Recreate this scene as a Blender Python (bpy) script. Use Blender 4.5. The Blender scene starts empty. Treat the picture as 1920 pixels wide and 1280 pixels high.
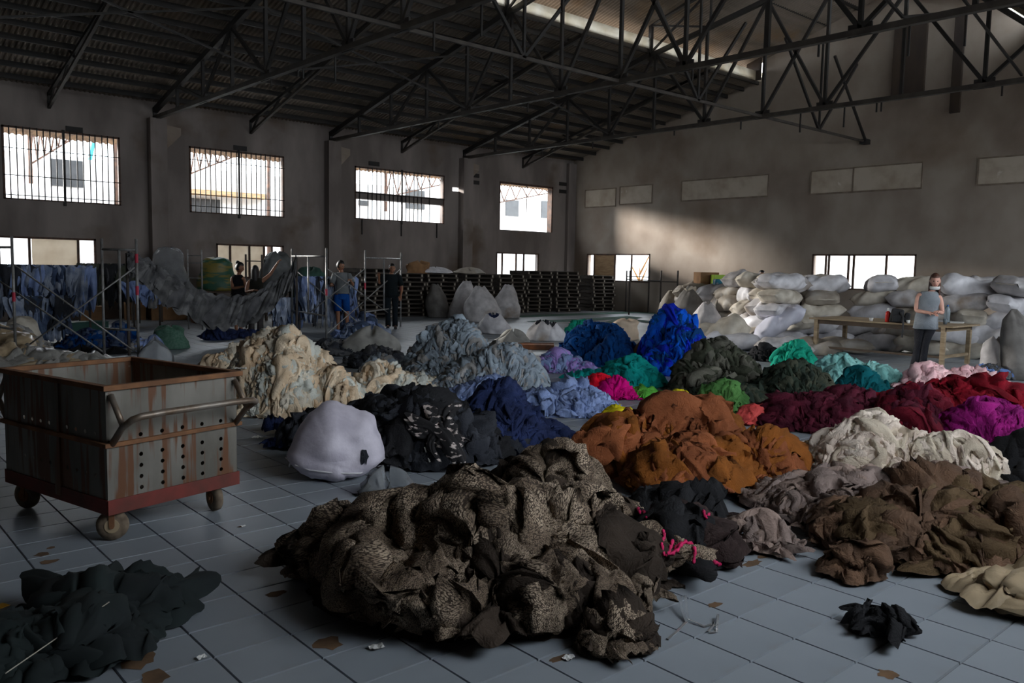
import bpy, bmesh, math, random
import numpy as np
from mathutils import Vector, Matrix, Euler
PI = math.pi
S = bpy.context.scene
C = S.collection
R = math.radians

# ---------------------------------------------------------------- camera
FPX, PITCH, ROLL, YAW, CAMH = 1548.0, 0.08986, 0.01967, 0.72292, 1.6
_f = np.array([math.sin(YAW)*math.cos(PITCH), math.cos(YAW)*math.cos(PITCH), -math.sin(PITCH)])
_r0 = np.array([math.cos(YAW), -math.sin(YAW), 0.0])
_u0 = np.cross(_r0, _f)
_r = math.cos(ROLL)*_r0 + math.sin(ROLL)*_u0
_u = -math.sin(ROLL)*_r0 + math.cos(ROLL)*_u0
CAM = np.array([0, 0, CAMH])
cd = bpy.data.cameras.new('camera')
cam = bpy.data.objects.new('camera', cd)
C.objects.link(cam)
cam.matrix_world = Matrix(((_r[0], _u[0], -_f[0], 0), (_r[1], _u[1], -_f[1], 0), (_r[2], _u[2], -_f[2], CAMH), (0, 0, 0, 1)))
cd.sensor_width = 36
cd.lens = FPX/1920*36
cd.clip_start = 0.05
cd.clip_end = 300
S.camera = cam

# ---------------------------------------------------------------- sky, sun, exposure
W = bpy.data.worlds.new('world')
S.world = W
W.use_nodes = True
bg = W.node_tree.nodes['Background']
bg.inputs[0].default_value = (0.86, 0.93, 1.0, 1)
bg.inputs[1].default_value = 2.4
sun = bpy.data.lights.new('sun', 'SUN')
sun.energy = 4.6
sun.angle = R(9)
sun.color = (1.0, 0.97, 0.92)
so = bpy.data.objects.new('sun', sun)
C.objects.link(so)
so.rotation_euler = Vector((1.0, -2.2, -0.563)).to_track_quat('-Z', 'Y').to_euler()
S.view_settings.view_transform = 'Standard'
S.view_settings.look = 'None'
S.view_settings.gamma = 1
S.view_settings.use_curve_mapping = False
S.view_settings.exposure = 1.95
S.cycles.use_denoising = True
S.cycles.max_bounces = 7
S.cycles.diffuse_bounces = 4
S.cycles.glossy_bounces = 2
S.cycles.transmission_bounces = 4
S.cycles.transparent_max_bounces = 6
S.cycles.caustics_reflective = False
S.cycles.caustics_refractive = False
S.cycles.sample_clamp_indirect = 4.0

def portal(name, loc, sx, sy, d):
    l = bpy.data.lights.new(name, 'AREA')
    l.shape = 'RECTANGLE'
    l.size = sx
    l.size_y = sy
    l.cycles.is_portal = True
    o = bpy.data.objects.new(name, l)
    C.objects.link(o)
    o.location = loc
    o.rotation_euler = Vector(d).to_track_quat('-Z', 'Z').to_euler()
    return o

# ---------------------------------------------------------------- measuring helpers (photo pixel -> point in the hall)
def ray(x, y):
    return FPX*_f + (x-960)*_r - (y-640)*_u
def at(x, y, z=0.0):
    d = ray(x, y)
    return CAM + (z-CAMH)/d[2]*d
def aty(x, y, Y):
    d = ray(x, y)
    return CAM + Y/d[1]*d
def atx(x, y, X):
    d = ray(x, y)
    return CAM + X/d[0]*d
def up_at(x, y, P):
    """point on the pixel's ray standing above floor point P (same distance)"""
    d = ray(x, y)
    t = math.hypot(P[0], P[1])/math.hypot(d[0], d[1])
    return CAM + t*d
def depth(P):
    return float((np.array([P[0], P[1], P[2] if len(P) > 2 else 0]) - CAM) @ _f)
def V3(p):
    return Vector((float(p[0]), float(p[1]), float(p[2])))

# ---------------------------------------------------------------- tagging
def tag(o, label=None, cat=None, group=None, kind=None):
    if label: o['label'] = label
    if cat: o['category'] = cat
    if group: o['group'] = group
    if kind: o['kind'] = kind
    return o
def empty(name, loc=(0, 0, 0), rz=0.0, **k):
    o = bpy.data.objects.new(name, None)
    o.empty_display_size = 0.1
    o.location = loc
    o.rotation_euler = (0, 0, rz)
    C.objects.link(o)
    return tag(o, **k)
def copy_tree(o, parent=None):
    c = o.copy()
    C.objects.link(c)
    c.parent = parent
    for ch in list(o.children):
        copy_tree(ch, c)
    return c

# ---------------------------------------------------------------- mesh builder
class MB:
    def __init__(s):
        s.v, s.f = [], []
    def add(s, V, F):
        n = len(s.v)
        s.v += [tuple(map(float, p)) for p in V]
        s.f += [tuple(i+n for i in f) for f in F]
        return s
    def box(s, c, size, rot=None, taper=1.0):
        x, y, z = [d/2 for d in size]
        P = [(-x, -y, -z), (x, -y, -z), (x, y, -z), (-x, y, -z), (-x*taper, -y*taper, z), (x*taper, -y*taper, z), (x*taper, y*taper, z), (-x*taper, y*taper, z)]
        M = Euler(rot).to_matrix() if rot is not None and not isinstance(rot, Matrix) else rot
        P = [(M @ Vector(p) if M else Vector(p)) + Vector(c) for p in P]
        return s.add(P, [(0, 3, 2, 1), (4, 5, 6, 7), (0, 1, 5, 4), (1, 2, 6, 5), (2, 3, 7, 6), (3, 0, 4, 7)])
    def bbox(s, a, b):
        return s.box([(a[i]+b[i])/2 for i in range(3)], [abs(b[i]-a[i]) for i in range(3)])
    def bar(s, a, b, w, h=None):
        a, b = Vector(a), Vector(b)
        d = b-a
        q = d.to_track_quat('X', 'Z').to_matrix()
        return s.box((a+b)/2, (d.length, w, h or w), q)
    def tube(s, pts, r, n=8, cap=True):
        pts = [Vector(p) for p in pts]
        rr = r if isinstance(r, (list, tuple)) else [r]*len(pts)
        Vs, F = [], []
        up = None
        for i, p in enumerate(pts):
            d = (pts[min(i+1, len(pts)-1)] - pts[max(i-1, 0)]).normalized()
            if up is None:
                up = Vector((0, 0, 1)) if abs(d.z) < 0.9 else Vector((1, 0, 0))
            a = d.cross(up).normalized()
            b = a.cross(d).normalized()
            up = b
            for k in range(n):
                t = 2*PI*k/n
                Vs.append(p + a*math.cos(t)*rr[i] + b*math.sin(t)*rr[i])
        for i in range(len(pts)-1):
            for k in range(n):
                k2 = (k+1) % n
                F.append((i*n+k, i*n+k2, (i+1)*n+k2, (i+1)*n+k))
        if cap:
            F.append(tuple(range(n))[::-1])
            F.append(tuple((len(pts)-1)*n+k for k in range(n)))
        return s.add(Vs, F)
    def lathe(s, prof, c=(0, 0, 0), n=16, M=None):
        Vs, F = [], []
        for (r, z) in prof:
            for k in range(n):
                t = 2*PI*k/n
                p = Vector((r*math.cos(t), r*math.sin(t), z))
                Vs.append((M @ p if M else p) + Vector(c))
        for i in range(len(prof)-1):
            for k in range(n):
                k2 = (k+1) % n
                F.append((i*n+k, i*n+k2, (i+1)*n+k2, (i+1)*n+k))
        F.append(tuple(range(n))[::-1])
        F.append(tuple((len(prof)-1)*n+k for k in range(n)))
        return s.add(Vs, F)
    def build(s, name, mat, parent=None, smooth=False, bevel=0.0, **k):
        me = bpy.data.meshes.new(name)
        me.from_pydata(s.v, [], s.f)
        me.update()
        if smooth:
            me.polygons.foreach_set('use_smooth', [True]*len(me.polygons))
        if mat: me.materials.append(mat)
        o = bpy.data.objects.new(name, me)
        C.objects.link(o)
        if parent: o.parent = parent
        if bevel:
            m = o.modifiers.new('bevel', 'BEVEL')
            m.width = bevel
            m.segments = 2
            m.limit_method = 'ANGLE'
        return tag(o, **k)
def np_mesh(name, V, F, mat, parent=None, smooth=True, tint=None, uv=None, **k):
    """V (n,3) array, F (m,4) quads"""
    me = bpy.data.meshes.new(name)
    V = np.ascontiguousarray(V, dtype=np.float32)
    F = np.ascontiguousarray(F, dtype=np.int32)
    me.vertices.add(len(V)); me.vertices.foreach_set('co', V.ravel())
    me.loops.add(F.size); me.loops.foreach_set('vertex_index', F.ravel())
    me.polygons.add(len(F))
    me.polygons.foreach_set('loop_start', np.arange(0, F.size, F.shape[1], dtype=np.int32))
    me.polygons.foreach_set('use_smooth', np.full(len(F), smooth))
    me.update(calc_edges=True)
    if tint is not None:
        a = me.attributes.new('tint', 'FLOAT', 'POINT')
        a.data.foreach_set('value', np.ascontiguousarray(tint, dtype=np.float32).ravel())
    if uv is not None:
        ul = me.uv_layers.new(name='UVMap')
        ul.data.foreach_set('uv', np.ascontiguousarray(uv[F.ravel()], dtype=np.float32).ravel())
    me.validate()
    if mat: me.materials.append(mat)
    o = bpy.data.objects.new(name, me)
    C.objects.link(o)
    if parent: o.parent = parent
    return tag(o, **k)
def grid_faces(nu, nv, wrap=False):
    i = np.arange(nu-1)[:, None]; j = np.arange(nv if wrap else nv-1)[None, :]
    j2 = (j+1) % nv
    a = i*nv+j; b = i*nv+j2; c = (i+1)*nv+j2; d = (i+1)*nv+j
    return np.stack([a, d, c, b], -1).reshape(-1, 4)

# ---------------------------------------------------------------- materials
def lin(c):
    return tuple(((x/255)/12.92 if x/255 <= 0.04045 else ((x/255+0.055)/1.055)**2.4) for x in c)
def mat(name, col, col2=None, rough=0.8, scale=4.0, stretch=(1, 1, 1), metal=0.0, bump=0.0, bscale=60.0, lo=0.35, hi=0.65, detail=5, col3=None, scale3=1.0, lo3=0.55, hi3=0.7, tint=0.0, spec=0.5, coord='Object', mixtint=None, wrinkle=0.0):
    m = bpy.data.materials.new(name)
    m.use_nodes = True
    nt = m.node_tree
    N, L = nt.nodes, nt.links
    b = N['Principled BSDF']
    b.inputs['Roughness'].default_value = rough
    b.inputs['Metallic'].default_value = metal
    b.inputs['Specular IOR Level'].default_value = spec
    tc = N.new('ShaderNodeTexCoord')
    def noise(sc, st, det):
        mp = N.new('ShaderNodeMapping'); mp.inputs['Scale'].default_value = st
        L.new(tc.outputs[coord], mp.inputs[0])
        n = N.new('ShaderNodeTexNoise'); n.inputs['Scale'].default_value = sc; n.inputs['Detail'].default_value = det
        L.new(mp.outputs[0], n.inputs['Vector'])
        return n
    def ramp(src, a, c):
        r = N.new('ShaderNodeMapRange'); r.inputs[1].default_value = a; r.inputs[2].default_value = c
        L.new(src, r.inputs[0]); return r.outputs[0]
    def mix(fac, A, B):
        x = N.new('ShaderNodeMix'); x.data_type = 'RGBA'
        if isinstance(fac, float): x.inputs[0].default_value = fac
        else: L.new(fac, x.inputs[0])
        for i, q in ((6, A), (7, B)):
            if isinstance(q, tuple): x.inputs[i].default_value = (*q, 1)
            else: L.new(q, x.inputs[i])
        return x.outputs[2]
    out = tuple(col)
    if col2 is not None:
        n = noise(scale, stretch, detail)
        out = mix(ramp(n.outputs[0], lo, hi), out, tuple(col2))
    if col3 is not None:
        n = noise(scale3, (1, 1, 1), 6)
        out = mix(ramp(n.outputs[0], lo3, hi3), out, tuple(col3))
    if tint or mixtint is not None:
        at_ = N.new('ShaderNodeAttribute'); at_.attribute_name = 'tint'
        if mixtint is not None:
            out = mix(ramp(at_.outputs['Fac'], 0.45, 1.0), out, tuple(mixtint))
        if tint:
            hv = N.new('ShaderNodeHueSaturation')
            if isinstance(out, tuple): hv.inputs['Color'].default_value = (*out, 1)
            else: L.new(out, hv.inputs['Color'])
            fr = N.new('ShaderNodeMath'); fr.operation = 'MULTIPLY_ADD'
            pp = N.new('ShaderNodeMath'); pp.operation = 'PINGPONG'
            ml = N.new('ShaderNodeMath'); ml.operation = 'MULTIPLY'; ml.inputs[1].default_value = 7.3
            L.new(at_.outputs['Fac'], ml.inputs[0]); L.new(ml.outputs[0], pp.inputs[0]); pp.inputs[1].default_value = 1.0
            L.new(pp.outputs[0], fr.inputs[0]); fr.inputs[1].default_value = 2*tint; fr.inputs[2].default_value = 1-tint
            L.new(fr.outputs[0], hv.inputs['Value']); out = hv.outputs[0]
    if isinstance(out, tuple): b.inputs['Base Color'].default_value = (*out, 1)
    else: L.new(out, b.inputs['Base Color'])
    if bump:
        n = noise(bscale, (1, 1, 1), 4)
        bp = N.new('ShaderNodeBump'); bp.inputs['Strength'].default_value = bump; bp.inputs['Distance'].default_value = 0.01
        L.new(n.outputs[0], bp.inputs['Height']); L.new(bp.outputs[0], b.inputs['Normal'])
        if wrinkle:
            n1 = noise(7.0, (1, 1, 1), 2)
            w = N.new('ShaderNodeTexNoise'); w.inputs['Scale'].default_value = 11; w.inputs['Detail'].default_value = 2
            vm = N.new('ShaderNodeVectorMath'); vm.operation = 'MULTIPLY_ADD'; vm.inputs[1].default_value = (.35, .35, .35)
            L.new(n1.outputs['Color'], vm.inputs[0]); L.new(tc.outputs[coord], vm.inputs[2]); L.new(vm.outputs[0], w.inputs['Vector'])
            ab = N.new('ShaderNodeMath'); ab.operation = 'PINGPONG'; ab.inputs[1].default_value = .09
            L.new(w.outputs[0], ab.inputs[0])
            bw = N.new('ShaderNodeBump'); bw.inputs['Strength'].default_value = wrinkle; bw.inputs['Distance'].default_value = .12
            L.new(ab.outputs[0], bw.inputs['Height']); L.new(bw.outputs[0], bp.inputs['Normal'])
    return m
def g(*c):
    """a paint colour given by its sRGB triple"""
    return lin(c)
# ================================================================ SETTING
YB, XG, YS, XW = 24.0, 24.35, -1.0, -8.6     # back wall, gable wall, wall behind the camera, far left wall
RIDGE = 11.5
SL = 0.229
def roofz(y):
    """underside of the sheeting"""
    return 5.92 + SL*((YB+0.1-y) if y > RIDGE else (y-(YS-0.1)))
M_plaster = mat('plaster', g(138, 128, 122), g(108, 99, 94), rough=0.95, scale=0.9, stretch=(1, 1, 0.35), lo=0.4, hi=0.62, col3=g(92, 76, 60), scale3=0.55, lo3=0.56, hi3=0.72, bump=0.25, bscale=9)
M_gable = mat('gable_plaster', g(158, 146, 134), g(132, 118, 106), rough=0.95, scale=0.7, stretch=(1, 1, 0.8), lo=0.38, hi=0.66, col3=g(118, 98, 80), scale3=0.35, lo3=0.55, hi3=0.75, bump=0.2, bscale=7)
M_steel = mat('dark_steel', g(28, 25, 23), g(44, 36, 31), rough=0.7, scale=3, lo=0.5, hi=0.75)
M_steel2 = mat('weathered_chord', g(66, 60, 54), g(44, 38, 34), rough=0.7, scale=3)
M_sheet = mat('old_roof_sheet', g(136, 124, 112), g(98, 88, 76), rough=0.75, scale=1.2, stretch=(0.4, 1.5, 1), lo=0.4, hi=0.65, col3=g(132, 108, 80), scale3=0.5)
M_rust = mat('rusty_frame', g(92, 66, 52), g(62, 50, 44), rough=0.85, scale=8)
M_grout = mat('grout', g(92, 74, 58), g(76, 64, 54), rough=0.95, scale=3)
M_tile = mat('blue_grey_tile', g(150, 157, 164), g(134, 141, 148), rough=0.42, scale=0.8, lo=0.35, hi=0.7, col3=g(134, 124, 106), scale3=0.9, lo3=0.58, hi3=0.78, spec=0.4)
M_chip = mat('broken_screed', g(118, 90, 64), g(86, 66, 48), rough=1, scale=9)
M_fac = mat('outside_white_wall', g(236, 236, 236), g(222, 222, 220), rough=0.9, scale=1)
M_glassdark = mat('dark_window', g(52, 54, 56), g(38, 40, 42), rough=0.4, scale=3)
M_ground = mat('yard_ground', g(190, 186, 180), g(170, 166, 160), rough=1)
M_timber = mat('brown_shutter', g(168, 138, 104), g(140, 110, 80), rough=0.9, scale=3, stretch=(1, 1, 6))

MB().box((8, 11.5, -0.16), (34, 26, 0.3)).build('floor_slab', M_grout)
bpy.data.objects['floor_slab'].name = 'floor'
floor = tag(bpy.data.objects['floor'], kind='structure')
# --- tiles
TX, TY, OX, OY = 0.337, 0.282, 3.264, 2.07
random.seed(5)
def tile_mb(seed):
    rnd = random.Random(seed)
    w, d, e, t = TX/2-0.0028, TY/2-0.0028, 0.0025, 0.0
    dz = [rnd.uniform(-0.0006, 0.0006) for _ in range(4)]
    m = MB()
    P = [(-w, -d, -0.012), (w, -d, -0.012), (w, d, -0.012), (-w, d, -0.012)]
    Q = [(-w+e, -d+e, dz[0]), (w-e, -d+e, dz[1]), (w-e, d-e, dz[2]), (-w+e, d-e, dz[3])]
    m.add(P+Q, [(4, 5, 6, 7), (0, 1, 5, 4), (1, 2, 6, 5), (2, 3, 7, 6), (3, 0, 4, 7)])
    return m
cells = []
for i in range(-36, 64):
    for j in range(-11, 79):
        x, y = OX+(i+0.5)*TX, OY+(j+0.5)*TY
        if not (XW+0.3 < x < XG-0.25 and YS+0.2 < y < YB-0.2): continue
        v = np.array([x, y, 0]) - CAM
        z = v@_f
        if z < 0.5: continue
        px, py = 960+FPX*(v@_r)/z, 640-FPX*(v@_u)/z
        vis = -60 < px < 1980 and py < 1345
        cells.append((0 if vis else 1, z, x, y))
cells.sort()
protos = [tile_mb(k).build('tile', M_tile, floor) for k in range(6)]
n_t = 0
for vis, z, x, y in cells[:298]:
    o = protos[n_t % 6] if n_t < 6 else protos[random.randrange(6)].copy()
    if n_t >= 6:
        C.objects.link(o)
        o.parent = floor
    o.location = (x, y, 0)
    n_t += 1
far = MB()
for k, (vis, z, x, y) in enumerate(cells[298:]):
    mm = tile_mb(k % 40)
    far.add([(p[0]+x, p[1]+y, p[2]) for p in mm.v], mm.f)
far.build('far_tile', M_tile, floor, kind='stuff')
# unseen strip of the floor left of the tiles' field stays grout coloured
# --- chipped tiles
chips = [(517, 1113, .1, .05), (615, 1206, .13, .09), (92, 1053, .09, .05), (78, 1039, .08, .05), (306, 1161, .12, .05), (258, 1235, .14, .13), (240, 1212, .09, .05), (1340, 1134, .10, .04), (1410, 1056, .16, .05), (1665, 1264, .09, .06), (1050, 1234, .12, .03), (290, 1270, .1, .1), (1432, 1042, .12, .04), (95, 1027, .05, .03), (452, 987, .05, .02)]
for k, (px, py, w, d) in enumerate(chips):
    c = at(px, py)
    rnd = random.Random(k)
    m = MB()
    n = 14
    ring = []
    for i in range(n):
        a = 2*PI*i/n
        q = 1+rnd.uniform(-.3, .2)
        ring.append((c[0]+w*.5*q*math.cos(a)*1.0, c[1]+d*.7*q*math.sin(a), 0.0012))
    m.add([(c[0], c[1], 0.0014)]+ring, [(0, 1+i, 1+(i+1) % n) for i in range(n)])
    m.build('chip', M_chip, floor)

# --- walls with openings
def wall_cells(a0, a1, z1, holes):
    xs = sorted({a0, a1, *[h[0] for h in holes], *[h[1] for h in holes]})
    zs = sorted({0.0, z1, *[h[2] for h in holes], *[h[3] for h in holes]})
    for i in range(len(xs)-1):
        run = None
        for j in range(len(zs)-1):
            cx, cz = (xs[i]+xs[i+1])/2, (zs[j]+zs[j+1])/2
            hole = any(h[0] < cx < h[1] and h[2] < cz < h[3] for h in holes)
            if not hole:
                if run is None: run = [zs[j], zs[j+1]]
                else: run[1] = zs[j+1]
            if hole or j == len(zs)-2:
                if run: yield xs[i], xs[i+1], run[0], run[1]
                run = None
BH = [(4.2, 6.95, 3.05, 4.86), (8.8, 11.69, 2.98, 4.84), (14.17, 17.81, 3.08, 4.79), (20.4, 23.2, 3.01, 4.81),
      (3.6, 6.3, 1.1, 2.13), (9.55, 11.67, 1.1, 2.12), (20.3, 22.52, 1.1, 2.15), (18.18, 18.62, 4.28, 4.43)]
SHo = [(2.6, 6.6, 2.3, 4.84), (8.8, 11.7, 2.6, 4.84), (14.2, 17.8, 2.6, 4.8), (20.0, 23.2, 2.6, 4.8), (9.5, 11.6, .2, 2.3)]
wb = MB()
for x0, x1, z0, z1 in wall_cells(XW-.3, XG+.3, 5.95, BH):
    wb.bbox((x0, YB, z0), (x1, YB+0.24, z1))
wall_back = wb.build('wall_back', M_plaster, kind='structure')
ws = MB()
for x0, x1, z0, z1 in wall_cells(XW-.3, XG+.3, 5.95, SHo):
    ws.bbox((x0, YS-0.24, z0), (x1, YS, z1))
wall_front = ws.build('wall_front', M_plaster, kind='structure')
GH = [(19.9, 23.13, 1.11, 2.19), (10.19, 13.38, 1.11, 2.19)]
wg = MB()
for y0, y1, z0, z1 in wall_cells(YS, YB, 5.9, GH):
    wg.bbox((XG, y0, z0), (XG+0.24, y1, z1))
def gable(m, x0, x1):
    P = [(YS-.1, 5.9), (YB+.1, 5.9), (YB+.1, 6.0), (15.45, roofz(15.45)+.05), (15.45, 9.0), (RIDGE, 10.0), (7.55, 9.0), (7.55, roofz(7.55)+.05), (YS-.1, 6.0)]
    n = len(P)
    m.add([(x0, y, z) for y, z in P]+[(x1, y, z) for y, z in P], [tuple(range(n)), tuple(range(2*n-1, n-1, -1))]+[(i, i+n, (i+1) % n+n, (i+1) % n) for i in range(n)])
gable(wg, XG, XG+0.24)
wall_gable = wg.build('wall_right', M_gable, kind='structure')
wl = MB()
wl.bbox((XW-.24, YS, 0), (XW, YB, 5.9))
gable(wl, XW-.24, XW)
wall_left = wl.build('wall_left', M_plaster, kind='structure')

# pilasters with corbels carrying the trusses
BAYS = [-2.94, 2.47, 7.88, 13.29, 18.68]
for x in BAYS:
    MB().bbox((x-.22, YB-.3, 0), (x+.22, YB+.01, 5.46)).build('pilaster', M_plaster, wall_back)
    m = MB()
    m.add([(x+.221, YB-.3, 5.1), (x+.7, YB-.02, 5.1), (x+.7, YB-.02, 5.3), (x+.221, YB-.3, 5.3), (x+.221, YB+.0, 4.6), (x+.221, YB-.3, 4.6), (x+.7, YB+.0, 5.1), (x+.221, YB+0, 5.3), (x+.7, YB+0, 5.3)],
          [(0, 3, 2, 1), (5, 0, 1, 6, 4), (3, 7, 8, 2)])
    m.build('corbel', M_gable, wall_back)
    MB().bbox((x-.22, YS-.01, 0), (x+.22, YS+.3, 5.46)).build('pilaster', M_plaster, wall_front)
MB().bbox((XG-.42, YB-.16, 0), (XG+.01, YB+.01, 5.8)).build('pilaster', M_plaster, wall_back)
# dark vent blocks in the back wall
for (px, py) in [(139, 243), (450, 278), (701, 307), (890, 329), (890, 342), (1055, 345), (1055, 359)]:
    p = aty(px, py, YB)
    MB().bbox((p[0]-.2, YB-.03, p[2]-.07), (p[0]+.2, YB+.005, p[2]+.07)).build('vent_block', M_steel, wall_back)
# --- gable: boarded-up clerestory openings
M_board = mat('boarded_panel', g(184, 172, 156), g(160, 144, 126), rough=0.8, scale=2.2, lo=0.4, hi=0.7, col3=g(206, 200, 190), scale3=2.5, lo3=0.68, hi3=0.74)
M_soot = mat('sooty_edge', g(110, 96, 84), g(134, 120, 106), rough=1, scale=3)
pans = [(23.28, 21.7, 4.06, 4.70), (21.45, 19.91, 4.1, 4.73), (18.53, 15.08, 4.1, 4.76), (13.54, 12.2, 4.08, 4.75), (12.17, 10.19, 4.08, 4.76), (8.69, 7.2, 4.07, 4.74), (7.15, 5.2, 4.07, 4.74)]
for k, (y0, y1, z0, z1) in enumerate(pans):
    MB().bbox((XG-.02, y1, z0), (XG+.01, y0, z1)).build('boarded_panel', M_board, wall_gable, bevel=.008)
    fr = MB()
    for a, b in (((XG-.025, y1-.03, z0-.05), (XG+.005, y0+.03, z0)), ((XG-.025, y1-.03, z1), (XG+.005, y0+.04, z1+.04)), ((XG-.025, y1-.03, z0), (XG+.005, y1, z1)), ((XG-.035, y0, z0), (XG+.005, y0+.04, z1))):
        fr.bbox(a, b)
    fr.build('panel_frame', M_soot, wall_gable)

# --- windows: frame and bars, each bar its own part
def barred_window(n, x0, x1, z0, z1, bars, rails, missing=(), stub=0.0):
    w = empty('window_%d' % n, ((x0+x1)/2, YB, z0), kind='structure')
    ox, oz = (x0+x1)/2, z0
    t = .05
    for a, b in (((x0, z0), (x1, z0+t*.6)), ((x0, z1-t), (x1, z1)), ((x0, z0), (x0+t, z1)), ((x1-t, z0), (x1, z1))):
        MB().bbox((a[0]-ox, -.02, a[1]-oz), (b[0]-ox, .035, b[1]-oz)).build('frame_member', M_rust, w)
    if bars:
        first = None
        for k in range(1, bars):
            if k in missing: continue
            x = x0+(x1-x0)*k/bars-ox
            if first is None:
                first = MB().tube([(0, -.03, -stub), (0, -.03, z1-z0)], .016, 6).build('bar', M_steel, w)
                o = first
            else:
                o = first.copy(); C.objects.link(o); o.parent = w
            o.location = (x+random.uniform(-.012, .012), 0, 0)
            o.rotation_euler = (0, random.uniform(-.004, .004), 0)
    for zz in rails:
        MB().tube([(x0-ox, -.04, zz*(z1-z0)), (x1-ox, -.04, zz*(z1-z0))], .012, 6).build('rail', M_steel, w)
    MB().bbox((-.03, -.06, -.1), (.03, -.02, z1-z0+.03)).build('mullion', M_steel, w)
    return w
barred_window(1, *BH[0], 18, (.06, .33, .7))
barred_window(2, *BH[1], 19, (.1, .28, .8))
w3 = barred_window(3, *BH[2], 22, (.5,), missing=(2, 17, 19, 20, 21))
MB().bbox((-1.82, .0, .66), (1.82, .2, .9)).build('concrete_transom', M_plaster, w3)
for dx in (-1.55, 0.0, 1.5):
    MB().bbox((dx-.02, -.04, -.5), (dx+.02, -.02, 0)).build('hanging_strap', M_steel, w3)
w4 = empty('window_4', (21.8, YB, 3.01), kind='structure')
for a, b in (((-1.4, -.01, 1.72), (1.4, .03, 1.8)), ((1.33, -.01, 0), (1.4, .24, 1.8)), ((-1.4, -.01, 0), (-1.36, .03, 1.8)), ((-.012, -.0, .7), (.012, .02, 1.75))):
    MB().bbox(a, b).build('frame_member', M_rust, w4)
def low_window(n, axis, a0, a1, z0, z1, posts, panes=()):
    if axis == 'y':
        w = empty('window_%d' % n, ((a0+a1)/2, YB, z0), kind='structure')
    else:
        w = empty('window_%d' % n, (XG, (a0+a1)/2, z0), R(-90), kind='structure')
    L = a1-a0
    for a, b in (((-L/2, z1-z0-.05), (L/2, z1-z0)), ((-L/2, 0), (L/2, .05)), ((-L/2, 0), (-L/2+.05, z1-z0)), ((L/2-.05, 0), (L/2, z1-z0))):
        MB().bbox((a[0], -.01, a[1]), (b[0], .05, b[1])).build('frame_member', M_rust, w)
    for k in posts:
        MB().bbox((-L/2+L*k-.03, 0, 0), (-L/2+L*k+.03, .05, z1-z0)).build('mullion', M_rust, w)
    for k0, k1, m in panes:
        MB().bbox((-L/2+L*k0, .02, .05), (-L/2+L*k1, .03, z1-z0-.05)).build('pane', m, w)
    return w
M_frost = mat('dusty_pane', g(205, 190, 168), g(180, 162, 138), rough=0.5, scale=2)
nt = M_frost.node_tree; nt.nodes['Principled BSDF'].inputs['Transmission Weight'].default_value = 0.55
M_clear = mat('clear_pane', g(240, 244, 246), rough=0.25)
M_clear.node_tree.nodes['Principled BSDF'].inputs['Transmission Weight'].default_value = 1.0
M_clear.node_tree.nodes['Principled BSDF'].inputs['IOR'].default_value = 1.02
low_window(5, 'y', *BH[4], (.17, .42, .84), ((.44, .83, M_frost),))
low_window(6, 'y', *BH[5], (.2, .48, .7, .82), ((.02, .2, M_frost), (.22, .47, M_frost), (.5, .69, M_frost)))
low_window(7, 'y', *BH[6], (.14, .46, .64), ((.47, .63, M_clear), (.65, .98, M_clear)))
low_window(8, 'x', *GH[0], (.12, .46, .72), ((.13, .45, M_timber), (.47, .71, M_clear)))
low_window(9, 'x', *GH[1], (.14, .17, .37, .42, .73), ((.18, .36, M_clear), (.43, .72, M_clear)))

# --- roof: corrugated sheets bay by bay, purlins
ceiling = empty('ceiling', (0, 0, 0), kind='structure')
def sheet(x0, x1, ya, yb, za, zb, name='roof_sheet', pitch=.12, amp=.016, par=None, m=None):
    n = max(2, int((x1-x0)/pitch))
    P, F = [], []
    k = 0
    for i in range(n+1):
        for q in (0, .5):
            x = x0+(x1-x0)*(i+q)/(n+1)
            dz = amp if q else -amp
            P += [(x-.012*(1 if q else 1), ya, za+dz), (x-.012, yb, zb+dz), (x+.02, ya, za+dz), (x+.02, yb, zb+dz)]
            F.append((k, k+2, k+3, k+1))
            if k: F.append((k-2, k, k+1, k-1))
            k += 4
    mb = MB().add(P, F)
    return mb.build(name, m or M_sheet, par or ceiling)
xs = [XW, -2.94, 2.47, 7.88, 13.29, 18.68, XG+.05]
for a, b in zip(xs[:-1], xs[1:]):
    for (y0, y1) in ((24.35, 20.0), (20.05, 15.65)):
        sheet(a-.15, b+.15, y0, y1, roofz(y0), roofz(y1)+(.02 if y0 < 22 else 0))
    for (y0, y1) in ((-1.35, 3.0), (2.95, 7.35)):
        sheet(a-.15, b+.15, y0, y1, roofz(y0), roofz(y1)+(.02 if y0 > 0 else 0))
    # raised ridge monitor
    sheet(a-.15, b+.15, 16.3, RIDGE, 8.22, 9.7)
    sheet(a-.15, b+.15, 7.1, RIDGE, 8.55, 9.75)
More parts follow.
